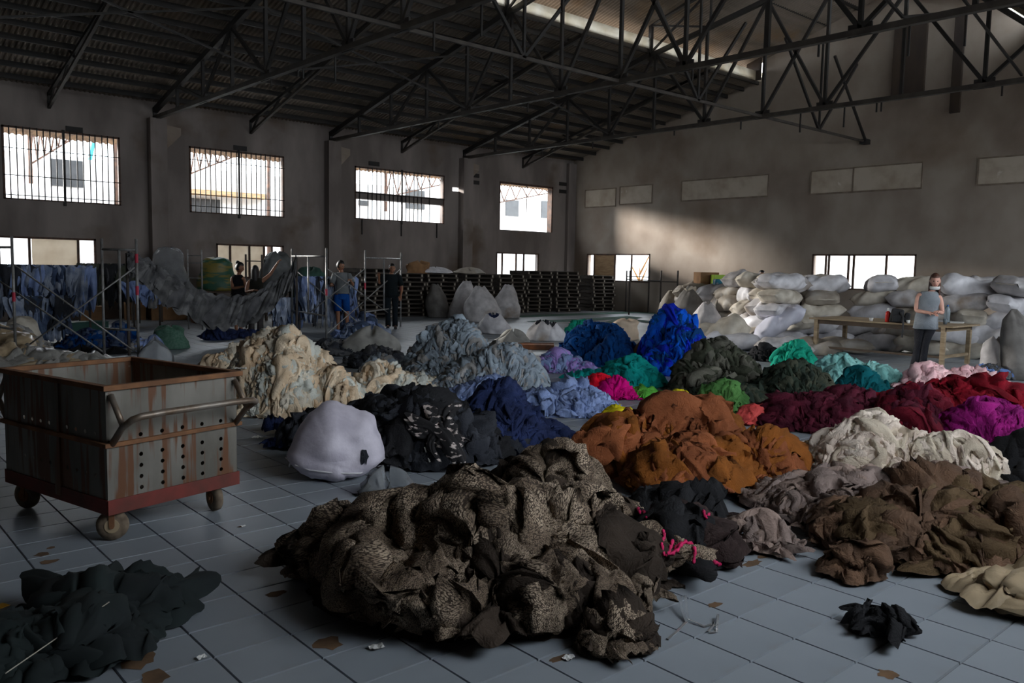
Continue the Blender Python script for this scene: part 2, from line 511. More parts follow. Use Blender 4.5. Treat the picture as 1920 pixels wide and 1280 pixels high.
# white translucent strip standing under the monitor's eaves
M_fibre = mat('translucent_sheet', g(214, 208, 194), g(176, 164, 140), rough=0.6, scale=2)
M_fibre.node_tree.nodes['Principled BSDF'].inputs['Transmission Weight'].default_value = 0.6
for a, b in zip(xs[:-1], xs[1:]):
    MB().bbox((a-.03, 15.5, 7.8), (b+.03, 15.515, 8.1)).build('upstand', M_fibre, ceiling)
    MB().bbox((a-.03, 7.48, 7.8), (b+.03, 7.495, 8.1)).build('upstand', M_fibre, ceiling)
ys = [24.1, 23.48, 22.8, 22.1, 21.42, 20.74, 20.06, 19.4, 18.72, 18.05, 17.4, 16.78, 16.15, 15.6]
for y in ys:
    for yy in (y, 2*RIDGE-y):
        MB().bbox((XW, yy-.03, roofz(yy)-.155), (XG-.02, yy+.03, roofz(yy)-.03)).build('purlin', M_steel, ceiling)
for y, z in ((15.3, 8.74), (14.3, 8.97), (13.3, 9.22), (12.3, 9.47), (11.5, 9.64)):
    for yy in {y, 2*RIDGE-y}:
        MB().bbox((XW, yy-.03, z-.09), (XG-.02, yy+.03, z)).build('purlin', M_steel, ceiling)

# --- trusses
NOD = [24.0, 22.25, 20.5, 18.75, 17.0, 15.3, 13.58, 11.82, 10.16, 8.37, 6.68, 4.95, 3.2, 1.45, -.9]
def truss(x, label):
    t = empty('roof_truss', (x, YB, 5.5), kind='structure')
    def L(y, z): return (0, y-YB, z-5.5)
    MB().bar(L(YB-.0, 5.5), L(YS, 5.5), .12, .1).build('bottom_chord', M_steel2, t)
    for ya, yb in ((YB, 15.5), (YS, 7.5)):
        MB().bar(L(ya, roofz(ya)-.25), L(yb, roofz(yb)-.25), .12, .14).build('top_chord', M_steel, t)
    for ya, yb in ((15.5, RIDGE), (7.5, RIDGE)):
        MB().bar(L(ya, 8.5), L(yb, 9.5), .1, .1).build('monitor_rafter', M_steel, t)
        MB().bar(L(ya, 7.5), L(ya, 8.55), .1, .1).build('monitor_post', M_steel, t)
        MB().bar(L(ya, 7.62), L(yb, 8.4), .1, .12).build('top_chord', M_steel, t)
    def top(y):
        if 7.5 < y < 15.5:
            return 7.62+.78*(1-abs(y-RIDGE)/4)
        return roofz(y)-.25
    for i, y in enumerate(NOD[:-1]):
        MB().bar(L(y, 5.5), L(y, top(y)), .07 if i else .1).build('vertical_web', M_steel, t)
    gus = {2, 4, 6, 7, 8, 10, 12}
    for i in gus:
        y = NOD[i]
        MB().bbox((-.02, y-YB-.2, -.06), (.02, y-YB+.2, .14)).build('gusset_plate', M_steel, t)
        for j in (i-1, i+1):
            if i in (7,) and j == 6: continue
            MB().bar(L(y, 5.55), L(NOD[j], top(NOD[j])), .07).build('diagonal_web', M_steel, t)
    MB().bar(L(15.5, 8.45), L(13.5, 8.02), .05).build('diagonal_web', M_steel, t)
    MB().bar(L(13.5, 9.0), L(13.5, 8.02), .05).build('vertical_web', M_steel, t)
    MB().bar(L(15.5, 7.7), L(13.5, 9.0), .05).build('diagonal_web', M_steel, t)
    MB().bar(L(9.5, 9.0), L(9.5, 8.02), .05).build('vertical_web', M_steel, t)
    MB().bar(L(7.5, 7.7), L(9.5, 9.0), .05).build('diagonal_web', M_steel, t)
    MB().bar(L(RIDGE, 9.6), L(RIDGE, 8.4), .06).build('vertical_web', M_steel, t)
    # short hanger rods below the chord
    rnd = random.Random(int(x*10))
    for k in range(9):
        y = rnd.uniform(3, 20)
        MB().bar((.05, y-YB, 0), (.05, y-YB, -rnd.choice([.18, .25, .5])), .03).build('hanger_rod', M_steel, t)
    return t
for x in BAYS:
    truss(x, '')
# lighter raking frames midway between the trusses
for x in (-.24, 5.27, 10.63, 15.99, 21.54):
    t = empty('rafter_frame', (x, YB, 5.42), kind='structure')
    MB().bar((0, 0, .0), (0, -8.4, .0+8.4*SL+.35), .07, .07).build('lower_chord', M_steel2, t)
    MB().bar((0, 0, roofz(YB)-5.42-.2), (0, -8.5, roofz(YB-8.5)-5.42-.2), .07, .08).build('top_chord', M_steel, t)
    MB().bar((0, -.02, -.02), (0, -.02, .36), .06).build('vertical_web', M_steel, t)
    MB().bar((0, -.05, 0), (0, -.62, .46), .045).build('diagonal_web', M_steel, t)
    for k in range(1, 7):
        y = -k*1.35
        MB().bar((0, y, -y*SL*1.18+.02), (0, y-.6 if k % 2 else y+.6, roofz(YB+y)-5.42-.1), .045).build('diagonal_web', M_steel, t)
# --- lengthwise lattice girder under the ridge
def long_girder(y, z0, name='lengthwise_girder'):
    t = empty(name, (0, y, z0), kind='structure')
    MB().bar((XW, 0, 0), (XG-.03, 0, 0), .06, .06).build('bottom_chord', M_steel2, t)
    px = [-2.94, -.24, 2.47, 5.17, 7.88, 10.58, 13.29, 15.99, 18.68, 21.5, XG]
    for k in range(0, len(px)-1, 2):
        a, m_, b = px[k], px[k+1], px[min(k+2, len(px)-1)]
        MB().bar((m_, 0, 0), (a+.9, 0, 2.1), .06).build('diagonal_web', M_steel, t)
        MB().bar((m_, 0, 0), (m_, 0, 2.3), .05).build('vertical_web', M_steel, t)
        MB().bar((m_, 0, 0), (b-.9, 0, 2.1), .06).build('diagonal_web', M_steel, t)
    MB().bar((XG-.1, 0, 0), (XG-2.2, 0, 2.1), .06).build('diagonal_web', M_steel, t)
    MB().bbox((XG-.3, -.1, -.08), (XG-.02, .1, .06)).build('end_bracket', M_steel, t)
long_girder(11.82, 5.5)
for y in (17.0, 6.0):
    t = empty('sway_brace', (0, y, 6.2), kind='structure')
    for a, b in zip(BAYS[:-1], BAYS[1:]):
        MB().bar((a, 0, -.6), (b, 0, .75), .04).build('diagonal_rod', M_steel, t)
        MB().bar((a, 0, .75), (b, 0, -.6), .04).build('diagonal_rod', M_steel, t)
# rusty duct strips hanging near the gable under the ridge
M_oldduct = mat('rusty_duct', g(66, 54, 44), g(48, 40, 36), rough=.9, scale=2, stretch=(1, 1, .3))
for (y, w, z0, z1) in ((15.6, .5, 7.8, 9.5), (10.6, .9, 6.6, 8.6), (9.3, .25, 6.0, 8.6)):
    MB().bbox((XG-.35, y-w/2, z0), (XG-.25, y+w/2, z1)).build('duct_strip', M_oldduct, wall_gable)

# --- outside: awning, yard, neighbour buildings
MB().box((10, 40, -.25), (160, 140, .1)).build('ground_outside', M_ground, kind='structure')
aw = empty('window_awning', (8, YB+.26, 4.95), label='corrugated awning running along the outside above the upper windows', cat='awning')
for a, b in ((-.2, 3.2), (3.3, 5.8)):
    pass
for a, b in zip(xs[:-1], xs[1:]):
    s_ = sheet(a+.05-8, b-.05-8, .02, .8, .1, -.16, 'awning_sheet', par=aw, pitch=.16, m=mat('awning_brown', g(170, 140, 110), g(120, 98, 80), rough=.9, scale=4))
nb = empty('neighbour_building', (16, 31, 0), label='white neighbouring building with dark windows seen through the barred windows', cat='building')
MB().bbox((-24, 0, -.2), (22, 6, 5.0)).build('wall', M_fac, nb)
for (px0, py0, px1, py1) in ((94, 297, 156, 352), (357, 371, 412, 399), (672, 375, 690, 386), (760, 355, 795, 393), (948, 374, 971, 406), (1015, 376, 1037, 410)):
    a, b = aty(px0, py0, 31.0), aty(px1, py1, 31.0)
    f_ = MB().bbox((a[0]-16, -.06, b[2]), (b[0]-16, .02, a[2])).build('window', M_glassdark, nb)
a, b = aty(357, 358, 30.7), aty(500, 376, 30.7)
MB().bbox((a[0]-16, -.6, 4.02), (b[0]-16, 0, 4.2)).build('canopy', M_timber, nb)
a = aty(182, 250, 30.5); 
MB().tube([(a[0]-16, -.5, 6.0), (a[0]-16-.25, -.5, 4.9)], .07, 8).build('pipe', mat('teal_pipe', g(40, 150, 170), rough=.5), nb)
MB().tube([(a[0]-16-.25, -.2, 4.9), (a[0]-16-.3, -.2, 2.9)], .09, 8).build('pipe', M_fac, nb)
nb2 = empty('gable_side_building', (33, 12, 0), label='white building outside the low windows of the long right wall', cat='building')
MB().bbox((0, -30, -.2), (6, 10, 5.0)).build('wall', M_fac, nb2)
def lattice(x0, x1, z, name, label, n=6):
    t = empty(name, (x0, 27.6, z), label=label, cat='truss')
    L_ = x1-x0
    m = M_timber
    MB().bar((0, 0, -.95), (L_, 0, -.1), .05).build('bottom_chord', M_rust, t)
    MB().bar((0, 0, .05), (L_, 0, .1), .05).build('top_chord', M_rust, t)
    for k in range(n):
        u = k/n
        MB().bar((L_*u, 0, -.95+.85*u), (L_*(u+.5/n), 0, .08), .04).build('lattice_bar', M_rust, t)
        MB().bar((L_*(u+.5/n), 0, .08), (L_*(u+1/n), 0, -.95+.85*(u+1/n)), .04).build('lattice_bar', M_rust, t)
    MB().bar((0, 0, -1.5), (0, 0, .05), .1).build('end_post', M_rust, t)
    MB().bar((L_+1.2, 0, -z-.2), (L_+1.2, 0, .1), .1).build('outer_post', M_rust, t)
    MB().bar((L_, 0, .08), (L_+1.2, 0, .1), .05).build('top_chord', M_rust, t)
    return t
lattice(aty(56, 290, 27.6)[0], aty(135, 260, 27.6)[0], 5.25, 'lattice_truss', 'rusty lattice truss outside, seen in the leftmost upper window')
lattice(aty(340, 300, 27.6)[0], aty(440, 290, 27.6)[0], 5.25, 'lattice_truss', 'rusty lattice truss outside, seen in the second upper window')
lattice(aty(723, 370, 27.6)[0], aty(850, 330, 27.6)[0], 5.15, 'lattice_truss', 'rusty lattice truss outside, seen through the window with a grey transom')
lattice(aty(900, 360, 27.6)[0], aty(1030, 350, 27.6)[0], 5.1, 'lattice_truss', 'rusty lattice truss outside, seen in the upper window nearest the corner')
M_bark = mat('dry_branch', g(170, 120, 60), g(120, 90, 60), rough=.9)
tr = empty('bare_shrub', (26.5, 19.9, 0), label='bare orange-brown shrub outside the low window beside the pallets', cat='shrub')
tr.location = (27.5, 23.0, 0)
for k, (a, b) in enumerate((((0, 0, 0), (0, 0, 1.7)), ((0, 0, .9), (0, -.4, 1.7)), ((0, 0, 1.1), (0, .5, 1.8)), ((0, 0, 1.4), (0, -.5, 2.2)))):
    MB().tube([a, b], [.05, .02], 6).build('branch', M_bark, tr)

# portals guide the sky light through the openings
for (x0, x1, z0, z1) in BH[:7]:
    portal('window_portal', ((x0+x1)/2, YB+.3, (z0+z1)/2), x1-x0, z1-z0, (0, -1, 0))
for (x0, x1, z0, z1) in SHo:
    portal('window_portal', ((x0+x1)/2, YS-.3, (z0+z1)/2), x1-x0, z1-z0, (0, 1, 0))
for (y0, y1, z0, z1) in GH:
    portal('window_portal', (XG+.3, (y0+y1)/2, (z0+z1)/2), y1-y0, z1-z0, (-1, 0, 0))
portal('monitor_portal', (8, 15.8, 8.3), 33, .4, (0, -1, 0))
portal('monitor_portal', (8, 7.2, 8.4), 33, .7, (0, 1, 0))
# ================================================================ CLOTH HEAPS
def fbm(x, y, seed, octs=4, f0=1.0, gain=.55):
    r = np.random.RandomState(seed)
    out = np.zeros_like(x); a = 1.0; f = f0; tot = 0
    for o in range(octs):
        s = np.zeros_like(x)
        for k in range(4):
            th = r.uniform(0, 2*PI); ph = r.uniform(0, 2*PI)
            s = s + np.sin(f*(x*math.cos(th)+y*math.sin(th))*2*PI*r.uniform(.7, 1.3)+ph)
        out = out + a*s/3; tot += a; a *= gain; f *= 2.03
        x, y = x + .08/f*np.sin(6*f*y), y + .08/f*np.sin(6*f*x+1)
    return out/tot

def lump(x0, x1, yb, yt, dr=.65, xp=None, p=1.6, h=None):
    """a mound whose foot spans pixels x0..x1 at yb (nearest point of its foot) and whose top reaches yt"""
    xc = (x0+x1)/2
    Fp = at(xc, yb)
    dirh = Fp[:2]/np.hypot(*Fp[:2])
    a = (x1-x0)/2*depth(Fp)/FPX
    for _ in range(4):
        Cc = Fp[:2] + dirh*a*dr
        a = (x1-x0)/2*depth((Cc[0], Cc[1], 0))/FPX
    P = up_at(xp or xc, yt, (Cc[0], Cc[1]))
    if xp: Cx = P[:2]
    hh = h if h is not None else max(.03, P[2]-.045)
    return dict(c=Cc, a=a, b=a*dr, ang=math.atan2(-dirh[0], dirh[1]), h=hh, p=p, dir=dirh)

def mound_fn(lumps, seed, rough=.12, freq=1.2):
    def f(x, y):
        wx = x + .10*fbm(x, y, seed+11, 2, freq*.8)
        wy = y + .10*fbm(x, y, seed+12, 2, freq*.8)
        tot = np.zeros_like(x)
        for L in lumps:
            ca, sa = math.cos(L['ang']), math.sin(L['ang'])
            dx, dy = wx-L['c'][0], wy-L['c'][1]
            X = (dx*ca+dy*sa)/L['a']; Y = (-dx*sa+dy*ca)/L['b']
            r = np.sqrt(X*X+Y*Y)
            hh = L['h']*np.clip(1-np.clip(r, 0, 2)**L['p'], 0, 1)
            tot = tot + hh**5
        h = tot**.2
        n = fbm(x, y, seed+5, 3, freq)
        return np.maximum(h*(1+rough*1.2*n) + rough*.18*n*(h > .02), 0)
    return f

def scraps(fn, N, size, nu, nv, rs, lumps, strip=.3, folds=3.0, amp=.28, lift=.02, edge=.5, aspect=1.3, cmin=.02, spread=.93, facing=None):
    """N crumpled cloth pieces laid over the mound fn; returns verts (N,nu*nv,3), tints, uv"""
    # centres, weighted by lump area
    w = np.array([L['a']*L['b']*(1+.6*L['h']/max(.1, L['a'])) for L in lumps]); w = w/w.sum()
    cx, cy = [], []
    while len(cx) < N:
        L = lumps[rs.choice(len(lumps), p=w)]
        r = math.sqrt(rs.uniform(0, 1))*spread; t = rs.uniform(0, 2*PI)
        X, Y = r*math.cos(t)*L['a'], r*math.sin(t)*L['b']
        if Y > .35*L['b'] and rs.uniform() < .6:      # the far side is hardly seen
            continue
        ca, sa = math.cos(L['ang']), math.sin(L['ang'])
        cx.append(L['c'][0]+X*ca-Y*sa); cy.append(L['c'][1]+X*sa+Y*ca)
    cx, cy = np.array(cx)[:, None, None], np.array(cy)[:, None, None]
    u = np.linspace(-1, 1, nu)[None, :, None]; v = np.linspace(-1, 1, nv)[None, None, :]
    def rnd(a, b): return rs.uniform(a, b, (N, 1, 1))
    is_s = (rs.uniform(0, 1, (N, 1, 1)) < strip)
    sz = size*np.exp(rs.normal(0, .28, (N, 1, 1)))
    asp = np.where(is_s, rnd(2.2, 4.0), rnd(.8, aspect))
    Lu = sz*np.sqrt(asp); Wv = sz/np.sqrt(asp)
    uu = u*np.sqrt(1-.47*v*v); vv = v*np.sqrt(1-.47*u*u)
    ang = np.arctan2(vv, uu); rr = np.sqrt(uu**2+vv**2)
    wob = 1+rr*(.16*np.sin(2*ang+rnd(0, 7))+.12*np.sin(3*ang+rnd(0, 7))+.09*np.sin(5*ang+rnd(0, 7))+.05*np.sin(9*ang+rnd(0, 7)))
    X = Lu*uu*wob; Y = Wv*vv*wob
    # folds: a bundle of creases running roughly one way, each dying out along its length
    al = rnd(-.6, .6)
    wl = 2*Wv/(folds+.5)
    A = amp*wl
    w_ = 0
    lat = 0
    for kk, am, sp in ((.55, 1.5, .25), (1.0, 1.15, .35), (1.7, .75, .6), (2.7, .42, 1.0), (4.3, .2, 3.0)):
        da = al + rnd(-sp, sp)
        ca_, sa_ = np.cos(da), np.sin(da)
        q = vv*ca_+uu*sa_*.8
        l = uu*ca_-vv*sa_
        ph = folds*kk*rnd(.8, 1.25)*q*PI*.5 + rnd(0, 7) + .9*np.sin((1.4+kk*.6)*l+rnd(0, 7)) + .45*np.sin(2.9*l*kk+rnd(0, 7))
        rg = np.abs(np.sin(ph)) if kk < 2 else 1-np.abs(np.sin(ph))
        mk = .5+.5*np.sin(1.9*kk**.6*l+1.1*q+rnd(0, 7))
        w_ = w_ + am*rg**.9*(.3+1.0*mk)
        if kk < 2: lat = lat + am*.5*np.cos(2*ph)*mk
    env = np.clip(1-rr**4*.5, 0, 1)
    w_ = env*A*w_
    arch = np.where(is_s, rnd(.35, .75)*Wv, rnd(0, .22)*Wv)
    w_ = w_ + arch*np.clip(1-vv*vv, 0, 1)
    e = np.clip((np.maximum(np.abs(u), np.abs(v))-.7)/.3, 0, 1)
    w_ = w_ - edge*(A+.02)*e*e*rnd(.2, 1.2) + rnd(0, 1)*lift
    # lateral gather and bend
    Y = Y + .75*A*lat*env
    bd = np.where(is_s, rnd(-1.3, 1.3), rnd(-.35, .35))
    th = rnd(0, 2*PI) + bd*uu
    Xr = X*np.cos(th)-Y*np.sin(th); Yr = X*np.sin(th)+Y*np.cos(th)
    # tangent frame at the centre
    d = .04
    def grad(x, y, q):
        return (fn(x+q, y)-fn(x-q, y))/(2*q), (fn(x, y+q)-fn(x, y-q))/(2*q)
    gx, gy = grad(cx, cy, .12)
    s1 = 1/np.sqrt(1+gx**2); s2 = 1/np.sqrt(1+gy**2)
    PX = cx+Xr*s1; PY = cy+Yr*s2
    hz = fn(PX, PY)
    g1, g2 = grad(PX, PY, d)
    g1 = np.clip(g1, -2, 2); g2 = np.clip(g2, -2, 2)
    nl = np.sqrt(1+g1*g1+g2*g2)
    QX = PX - g1/nl*w_; QY = PY - g2/nl*w_; QZ = hz + w_/nl
    QZ = np.maximum(QZ, .004+.004*rnd(0, 1))
    V = np.stack(np.broadcast_arrays(QX, QY, QZ), -1).reshape(N, nu*nv, 3)
    t = np.broadcast_to(rs.uniform(0, 1, (N, 1)), (N, nu*nv))
    U = np.stack(np.broadcast_arrays((u*Lu)+cx*0, (v*Wv)+cx*0), -1).reshape(N, nu*nv, 2)
    return V, t, U

HEAPS = []
def hit(px, py, back=.012):
    """first surface met by the pixel's ray, so a small thing can be laid on it"""
    dg = bpy.context.evaluated_depsgraph_get()
    d = Vector(ray(px, py)).normalized()
    ok, loc, nrm, idx, ob, mx = S.ray_cast(dg, Vector(CAM)+d*.4, d)
    if not ok: return at(px, py)
    return np.array(loc-d*back)
def heap(label, lumps, m, n=120, size=.16, grid=(14, 10), seed=1, rough=.14, freq=1.2, single=0, mats=None, res=.045, category='pile', name='cloth_heap', fine=False, **kw):
    if fine:
        n = int(n*1.65); size = size*.65; grid = (max(10, grid[0]-4), max(7, grid[1]-3)); single = int(single*1.3)
    rs = np.random.RandomState(seed)
    fn = mound_fn(lumps, seed, rough, freq)
    c0 = lumps[0]['c']
    ob = empty(name, (float(c0[0]), float(c0[1]), 0), label=label, cat=category)
    off = np.array([c0[0], c0[1], 0])
    HEAPS.append(fn)
    # body of the heap
    mnx = min(L['c'][0]-1.15*max(L['a'], L['b']) for L in lumps); mxx = max(L['c'][0]+1.15*max(L['a'], L['b']) for L in lumps)
    mny = min(L['c'][1]-1.15*max(L['a'], L['b']) for L in lumps); mxy = max(L['c'][1]+1.15*max(L['a'], L['b']) for L in lumps)
    nx, ny = int((mxx-mnx)/res)+2, int((mxy-mny)/res)+2
    gx, gy = np.meshgrid(np.linspace(mnx, mxx, nx), np.linspace(mny, mxy, ny), indexing='ij')
    hz = fn(gx, gy)
    cr = 1-np.abs(fbm(gx, gy, seed+77, 3, freq*2.2))*1.4
    hz2 = hz - .03 + .03*np.clip(cr, -1, 1)*np.clip(hz/.1, 0, 1)
    F = grid_faces(nx, ny)
    keep = (hz.ravel()[F] > .006).any(1)
    F = F[keep][:, ::-1]
    V = np.stack([gx, gy, np.maximum(hz2, -.002)], -1).reshape(-1, 3)
    used = np.zeros(len(V), bool); used[F.ravel()] = True
    idx = np.cumsum(used)-1
    np_mesh('mound', V[used]-off, idx[F], m, ob, tint=np.full(used.sum(), .5), uv=V[used][:, :2])
    mats = mats or [m]
    nu, nv = grid
    V, t, U = scraps(fn, n, size, nu, nv, rs, lumps, **kw)
    V = V-off
    Fg = grid_faces(nu, nv)[:, ::-1]
    pick = rs.randint(0, len(mats), n)
    # the largest in view become garments of their own
    ns = min(single, n)
    order = np.argsort(np.linalg.norm(V.mean(1)+off-CAM, axis=1))
    solo, rest = order[:ns], order[ns:]
    for i in solo:
        np_mesh('garment', V[i], Fg, mats[pick[i]], ob, tint=t[i], uv=U[i])
    for k, mm in enumerate(mats):
        ids = [i for i in rest if pick[i] == k]
        if not ids: continue
        Fs = np.concatenate([Fg+j*nu*nv for j in range(len(ids))])
        np_mesh('cloth_scraps', V[ids].reshape(-1, 3), Fs, mm, ob, tint=t[ids].reshape(-1), uv=U[ids].reshape(-1, 2), kind='stuff')
    return ob, fn

def cloth(name, c1, c2=None, t=.3, **k):
    k.setdefault('wrinkle', .35)
    k.setdefault('scale', 5.0)
    return mat(name, g(*c1), g(*(c2 or [x*.75 for x in c1])), rough=.92, tint=t, bump=.35, bscale=120, spec=.15, **k)
def knit(name, c1, c2):
    m = cloth(name, c1, c2, .2, lo=.45, hi=.55, scale=4)
    nt = m.node_tree; N, L = nt.nodes, nt.links
    b = N['Principled BSDF']
    uv = N.new('ShaderNodeUVMap')
    mp = N.new('ShaderNodeMapping'); mp.inputs['Scale'].default_value = (260, 170, 1); mp.inputs['Rotation'].default_value = (0, 0, .4)
    L.new(uv.outputs[0], mp.inputs[0])
    vo = N.new('ShaderNodeTexVoronoi'); vo.inputs['Scale'].default_value = 1.6; vo.inputs['Randomness'].default_value = .55
    L.new(mp.outputs[0], vo.inputs['Vector'])
    r = N.new('ShaderNodeMapRange'); r.inputs[1].default_value = .42; r.inputs[2].default_value = .56; r.inputs[3].default_value = 0; r.inputs[4].default_value = 1
    L.new(vo.outputs['Distance'], r.inputs[0])
    src = b.inputs['Base Color'].links[0].from_socket
    x = N.new('ShaderNodeMix'); x.data_type = 'RGBA'
    L.new(r.outputs[0], x.inputs[0]); L.new(src, x.inputs[6]); x.inputs[7].default_value = (*g(66, 56, 48), 1)
    L.new(x.outputs[2], b.inputs['Base Color'])
    return m
K = {}
K['knit'] = knit('speckled_knit', (168, 150, 130), (120, 104, 88))
K['knitdark'] = cloth('dark_brown_knit', (66, 56, 48), (48, 40, 34), .25)
K['darkbrown'] = cloth('chocolate_cloth', (108, 82, 64), (84, 66, 54), .2)
K['olivebrown'] = cloth('olive_brown_cloth', (98, 80, 58), (80, 64, 46), .2)
K['rust'] = cloth('rust_cloth', (146, 86, 54), (116, 66, 40), .18)
K['ochre'] = cloth('ochre_brown_cloth', (142, 84, 34), (112, 66, 28), .2)
K['taupe'] = cloth('taupe_cloth', (150, 130, 120), (124, 106, 98), .2)
K['taupe2'] = cloth('grey_taupe_cloth', (138, 122, 116), (108, 94, 88), .2)
K['stone'] = cloth('stone_white_cloth', (222, 208, 194), (192, 174, 160), .14)
K['stone2'] = cloth('pale_olive_cloth', (206, 194, 174), (180, 164, 146), .14)
K['cream'] = cloth('cream_cloth', (232, 212, 184), (206, 178, 146), .14)
K['ecru'] = cloth('ecru_cloth', (230, 220, 202), (204, 192, 172), .12)
K['mintcream'] = cloth('pale_grey_cloth', (210, 210, 200), (190, 192, 184), .1)
K['char'] = cloth('charcoal_cloth', (60, 62, 68), (44, 46, 52), .25)
K['navy'] = cloth('navy_cloth', (44, 56, 96), (34, 42, 72), .3)
K['black'] = cloth('black_cloth', (38, 38, 40), (28, 28, 30), .2)
K['peri'] = cloth('periwinkle_cloth', (140, 158, 200), (116, 134, 176), .2)
K['grey'] = cloth('blue_grey_cloth', (152, 164, 174), (120, 130, 140), .22)
K['grey2'] = cloth('warm_grey_cloth', (160, 158, 156), (128, 126, 124), .2)
K['lav'] = cloth('lavender_cloth', (166, 142, 208), (140, 120, 184), .15)
K['petrol'] = cloth('deep_blue_cloth', (12, 72, 136), (10, 54, 106), .25)
K['royal'] = cloth('royal_blue_cloth', (8, 88, 204), (4, 66, 168), .28)
K['ultra'] = cloth('ultramarine_cloth', (20, 48, 196), (14, 34, 150), .2)
K['teal'] = cloth('teal_cloth', (18, 160, 152), (10, 126, 124), .2)
K['teal2'] = cloth('sea_green_cloth', (34, 168, 138), (20, 134, 112), .2)
K['aqua'] = cloth('pale_aqua_cloth', (150, 204, 198), (116, 174, 170), .2)
K['dteal'] = cloth('dark_teal_cloth', (10, 98, 108), (8, 78, 84), .2)
K['red'] = cloth('bright_red_cloth', (232, 22, 50), (200, 12, 40), .15)
K['mag'] = cloth('magenta_cloth', (214, 10, 128), (180, 8, 108), .15)
K['lime'] = cloth('lime_green_cloth', (104, 190, 76), (76, 156, 60), .18)
K['green'] = cloth('leaf_green_cloth', (84, 130, 70), (62, 104, 54), .2)
K['yellow'] = cloth('yellow_cloth', (232, 214, 36), (200, 184, 24), .12)
K['olive'] = cloth('dark_olive_cloth', (66, 68, 56), (50, 54, 44), .25)
K['dgreen'] = cloth('blackish_green_cloth', (48, 58, 48), (38, 46, 40), .25)
K['ograys'] = cloth('olive_grey_cloth', (98, 96, 86), (74, 74, 66), .25)
K['coral'] = cloth('coral_cloth', (222, 92, 88), (196, 70, 70), .15)
K['maroon'] = cloth('dark_maroon_cloth', (84, 26, 42), (62, 20, 34), .25)
K['wine'] = cloth('wine_red_cloth', (112, 26, 42), (86, 20, 34), .2)
K['crim'] = cloth('crimson_cloth', (128, 12, 30), (98, 10, 24), .2)
K['purple'] = cloth('red_purple_cloth', (146, 26, 112), (112, 20, 88), .22)
K['pink'] = cloth('pale_pink_cloth', (238, 200, 200), (222, 172, 178), .15)
K['skyb'] = cloth('washed_blue_cloth', (120, 150, 206), (90, 112, 160), .2)
K['denim'] = cloth('denim_cloth', (88, 104, 130), (48, 58, 84), .4)
K['denim2'] = cloth('faded_denim_cloth', (164, 172, 188), (104, 118, 144), .3)
K['dgrey'] = cloth('dark_grey_cloth', (92, 92, 94), (66, 66, 68), .25)

lp = lump
FINE = dict(strip=.85, folds=3.4, amp=.6, fine=True)
CURL = dict(strip=.65, folds=3.2, amp=.7, fine=True)
BIG = dict(strip=.4, folds=4.0, amp=.6)
# nearest heaps
heap('big heap of speckled brown knitwear in the middle of the tiled floor',
     [lp(600, 1225, 1200, 960, .6, p=1.4), lp(885, 1190, 1030, 868, .8, p=1.3), lp(552, 722, 1095, 950, .75, xp=640, p=.95), lp(900, 1240, 1110, 965, .6, p=1.5), lp(700, 1000, 1140, 945, .6)],
     K['knitdark'], 480, .108, (24, 16), 21, rough=.35, freq=1.6, single=290, mats=[K['knit'], K['knit'], K['knitdark']], lift=.05, edge=.3, cmin=.02, **BIG)
heap('small clump of brown speckled knit in front of the big knitwear heap',
     [lp(1090, 1212, 1228, 1148, .6, p=2)], K['knitdark'], 36, .08, (20, 14), 22, single=36, mats=[K['knit'], K['knitdark']], **BIG)
heap('heap of rust-brown and ochre fabric behind the speckled knitwear',
     [lp(1115, 1410, 900, 762, .75, p=1.5), lp(1095, 1235, 895, 805, .8), lp(1170, 1345, 942, 852, .8, p=1.9), lp(1300, 1498, 918, 825, .7, p=1.7), lp(1180, 1455, 926, 850, .6, p=1.8)],
     K['rust'], 300, .125, (22, 16), 34, rough=.16, single=150, mats=[K['rust'], K['ochre'], K['rust']], strip=.45, folds=5.0, amp=.75, lift=.05)
heap('heap of dark chocolate and olive brown cloth near the right edge',
     [lp(1520, 1960, 1075, 945, .6, p=1.5), lp(1690, 1880, 1000, 892, .8, p=1.3), lp(1780, 2040, 1083, 965, .6)],
     K['darkbrown'], 330, .10, (19, 14), 41, rough=.2, single=130, mats=[K['darkbrown'], K['olivebrown'], K['darkbrown']], lift=.05, **BIG)
heap('single dropped brown garment at the foot of the dark chocolate heap',
     [lp(1562, 1645, 1086, 1036, .6, p=2.2)], K['darkbrown'], 16, .09, (22, 16), 42, single=16, **BIG)
heap('heap of grey-taupe jersey strips between the rust and chocolate heaps',
     [lp(1385, 1820, 1005, 898, .65, p=1.7), lp(1345, 1500, 1042, 968, .6, p=1.9), lp(1500, 1800, 1030, 930, .5), lp(1600, 1900, 960, 880, .6)],
     K['taupe2'], 520, .085, (20, 11), 51, single=120, mats=[K['taupe'], K['taupe2']], lift=.05, **FINE)
heap('heap of stone-white jersey strips rising behind the taupe heap',
     [lp(1485, 1800, 925, 770, .7, xp=1640, p=1.3), lp(1640, 1905, 942, 822, .55, p=1.5)],
     K['stone'], 520, .08, (20, 11), 61, single=120, mats=[K['stone'], K['stone'], K['stone2']], lift=.05, **FINE)
heap('black clothes with bright pink lace trims beside the speckled knitwear',
     [lp(1180, 1352, 1062, 985, .7, p=2), lp(1180, 1340, 1000, 940, .7, p=2)],
     K['black'], 60, .13, (22, 16), 71, single=60, mats=[K['black'], cloth('brown_black_cloth', (58, 46, 44), t=.2)], **BIG)
heap('charcoal black heap of clothes behind the white sack',
     [lp(620, 975, 884, 765, .6, p=1.6), lp(640, 860, 830, 740, .8, p=1.5), lp(520, 720, 845, 785, .5, p=1.8)],
     K['char'], 360, .10, (17, 12), 81, rough=.2, single=80, mats=[K['char'], K['char'], K['black']], **BIG)
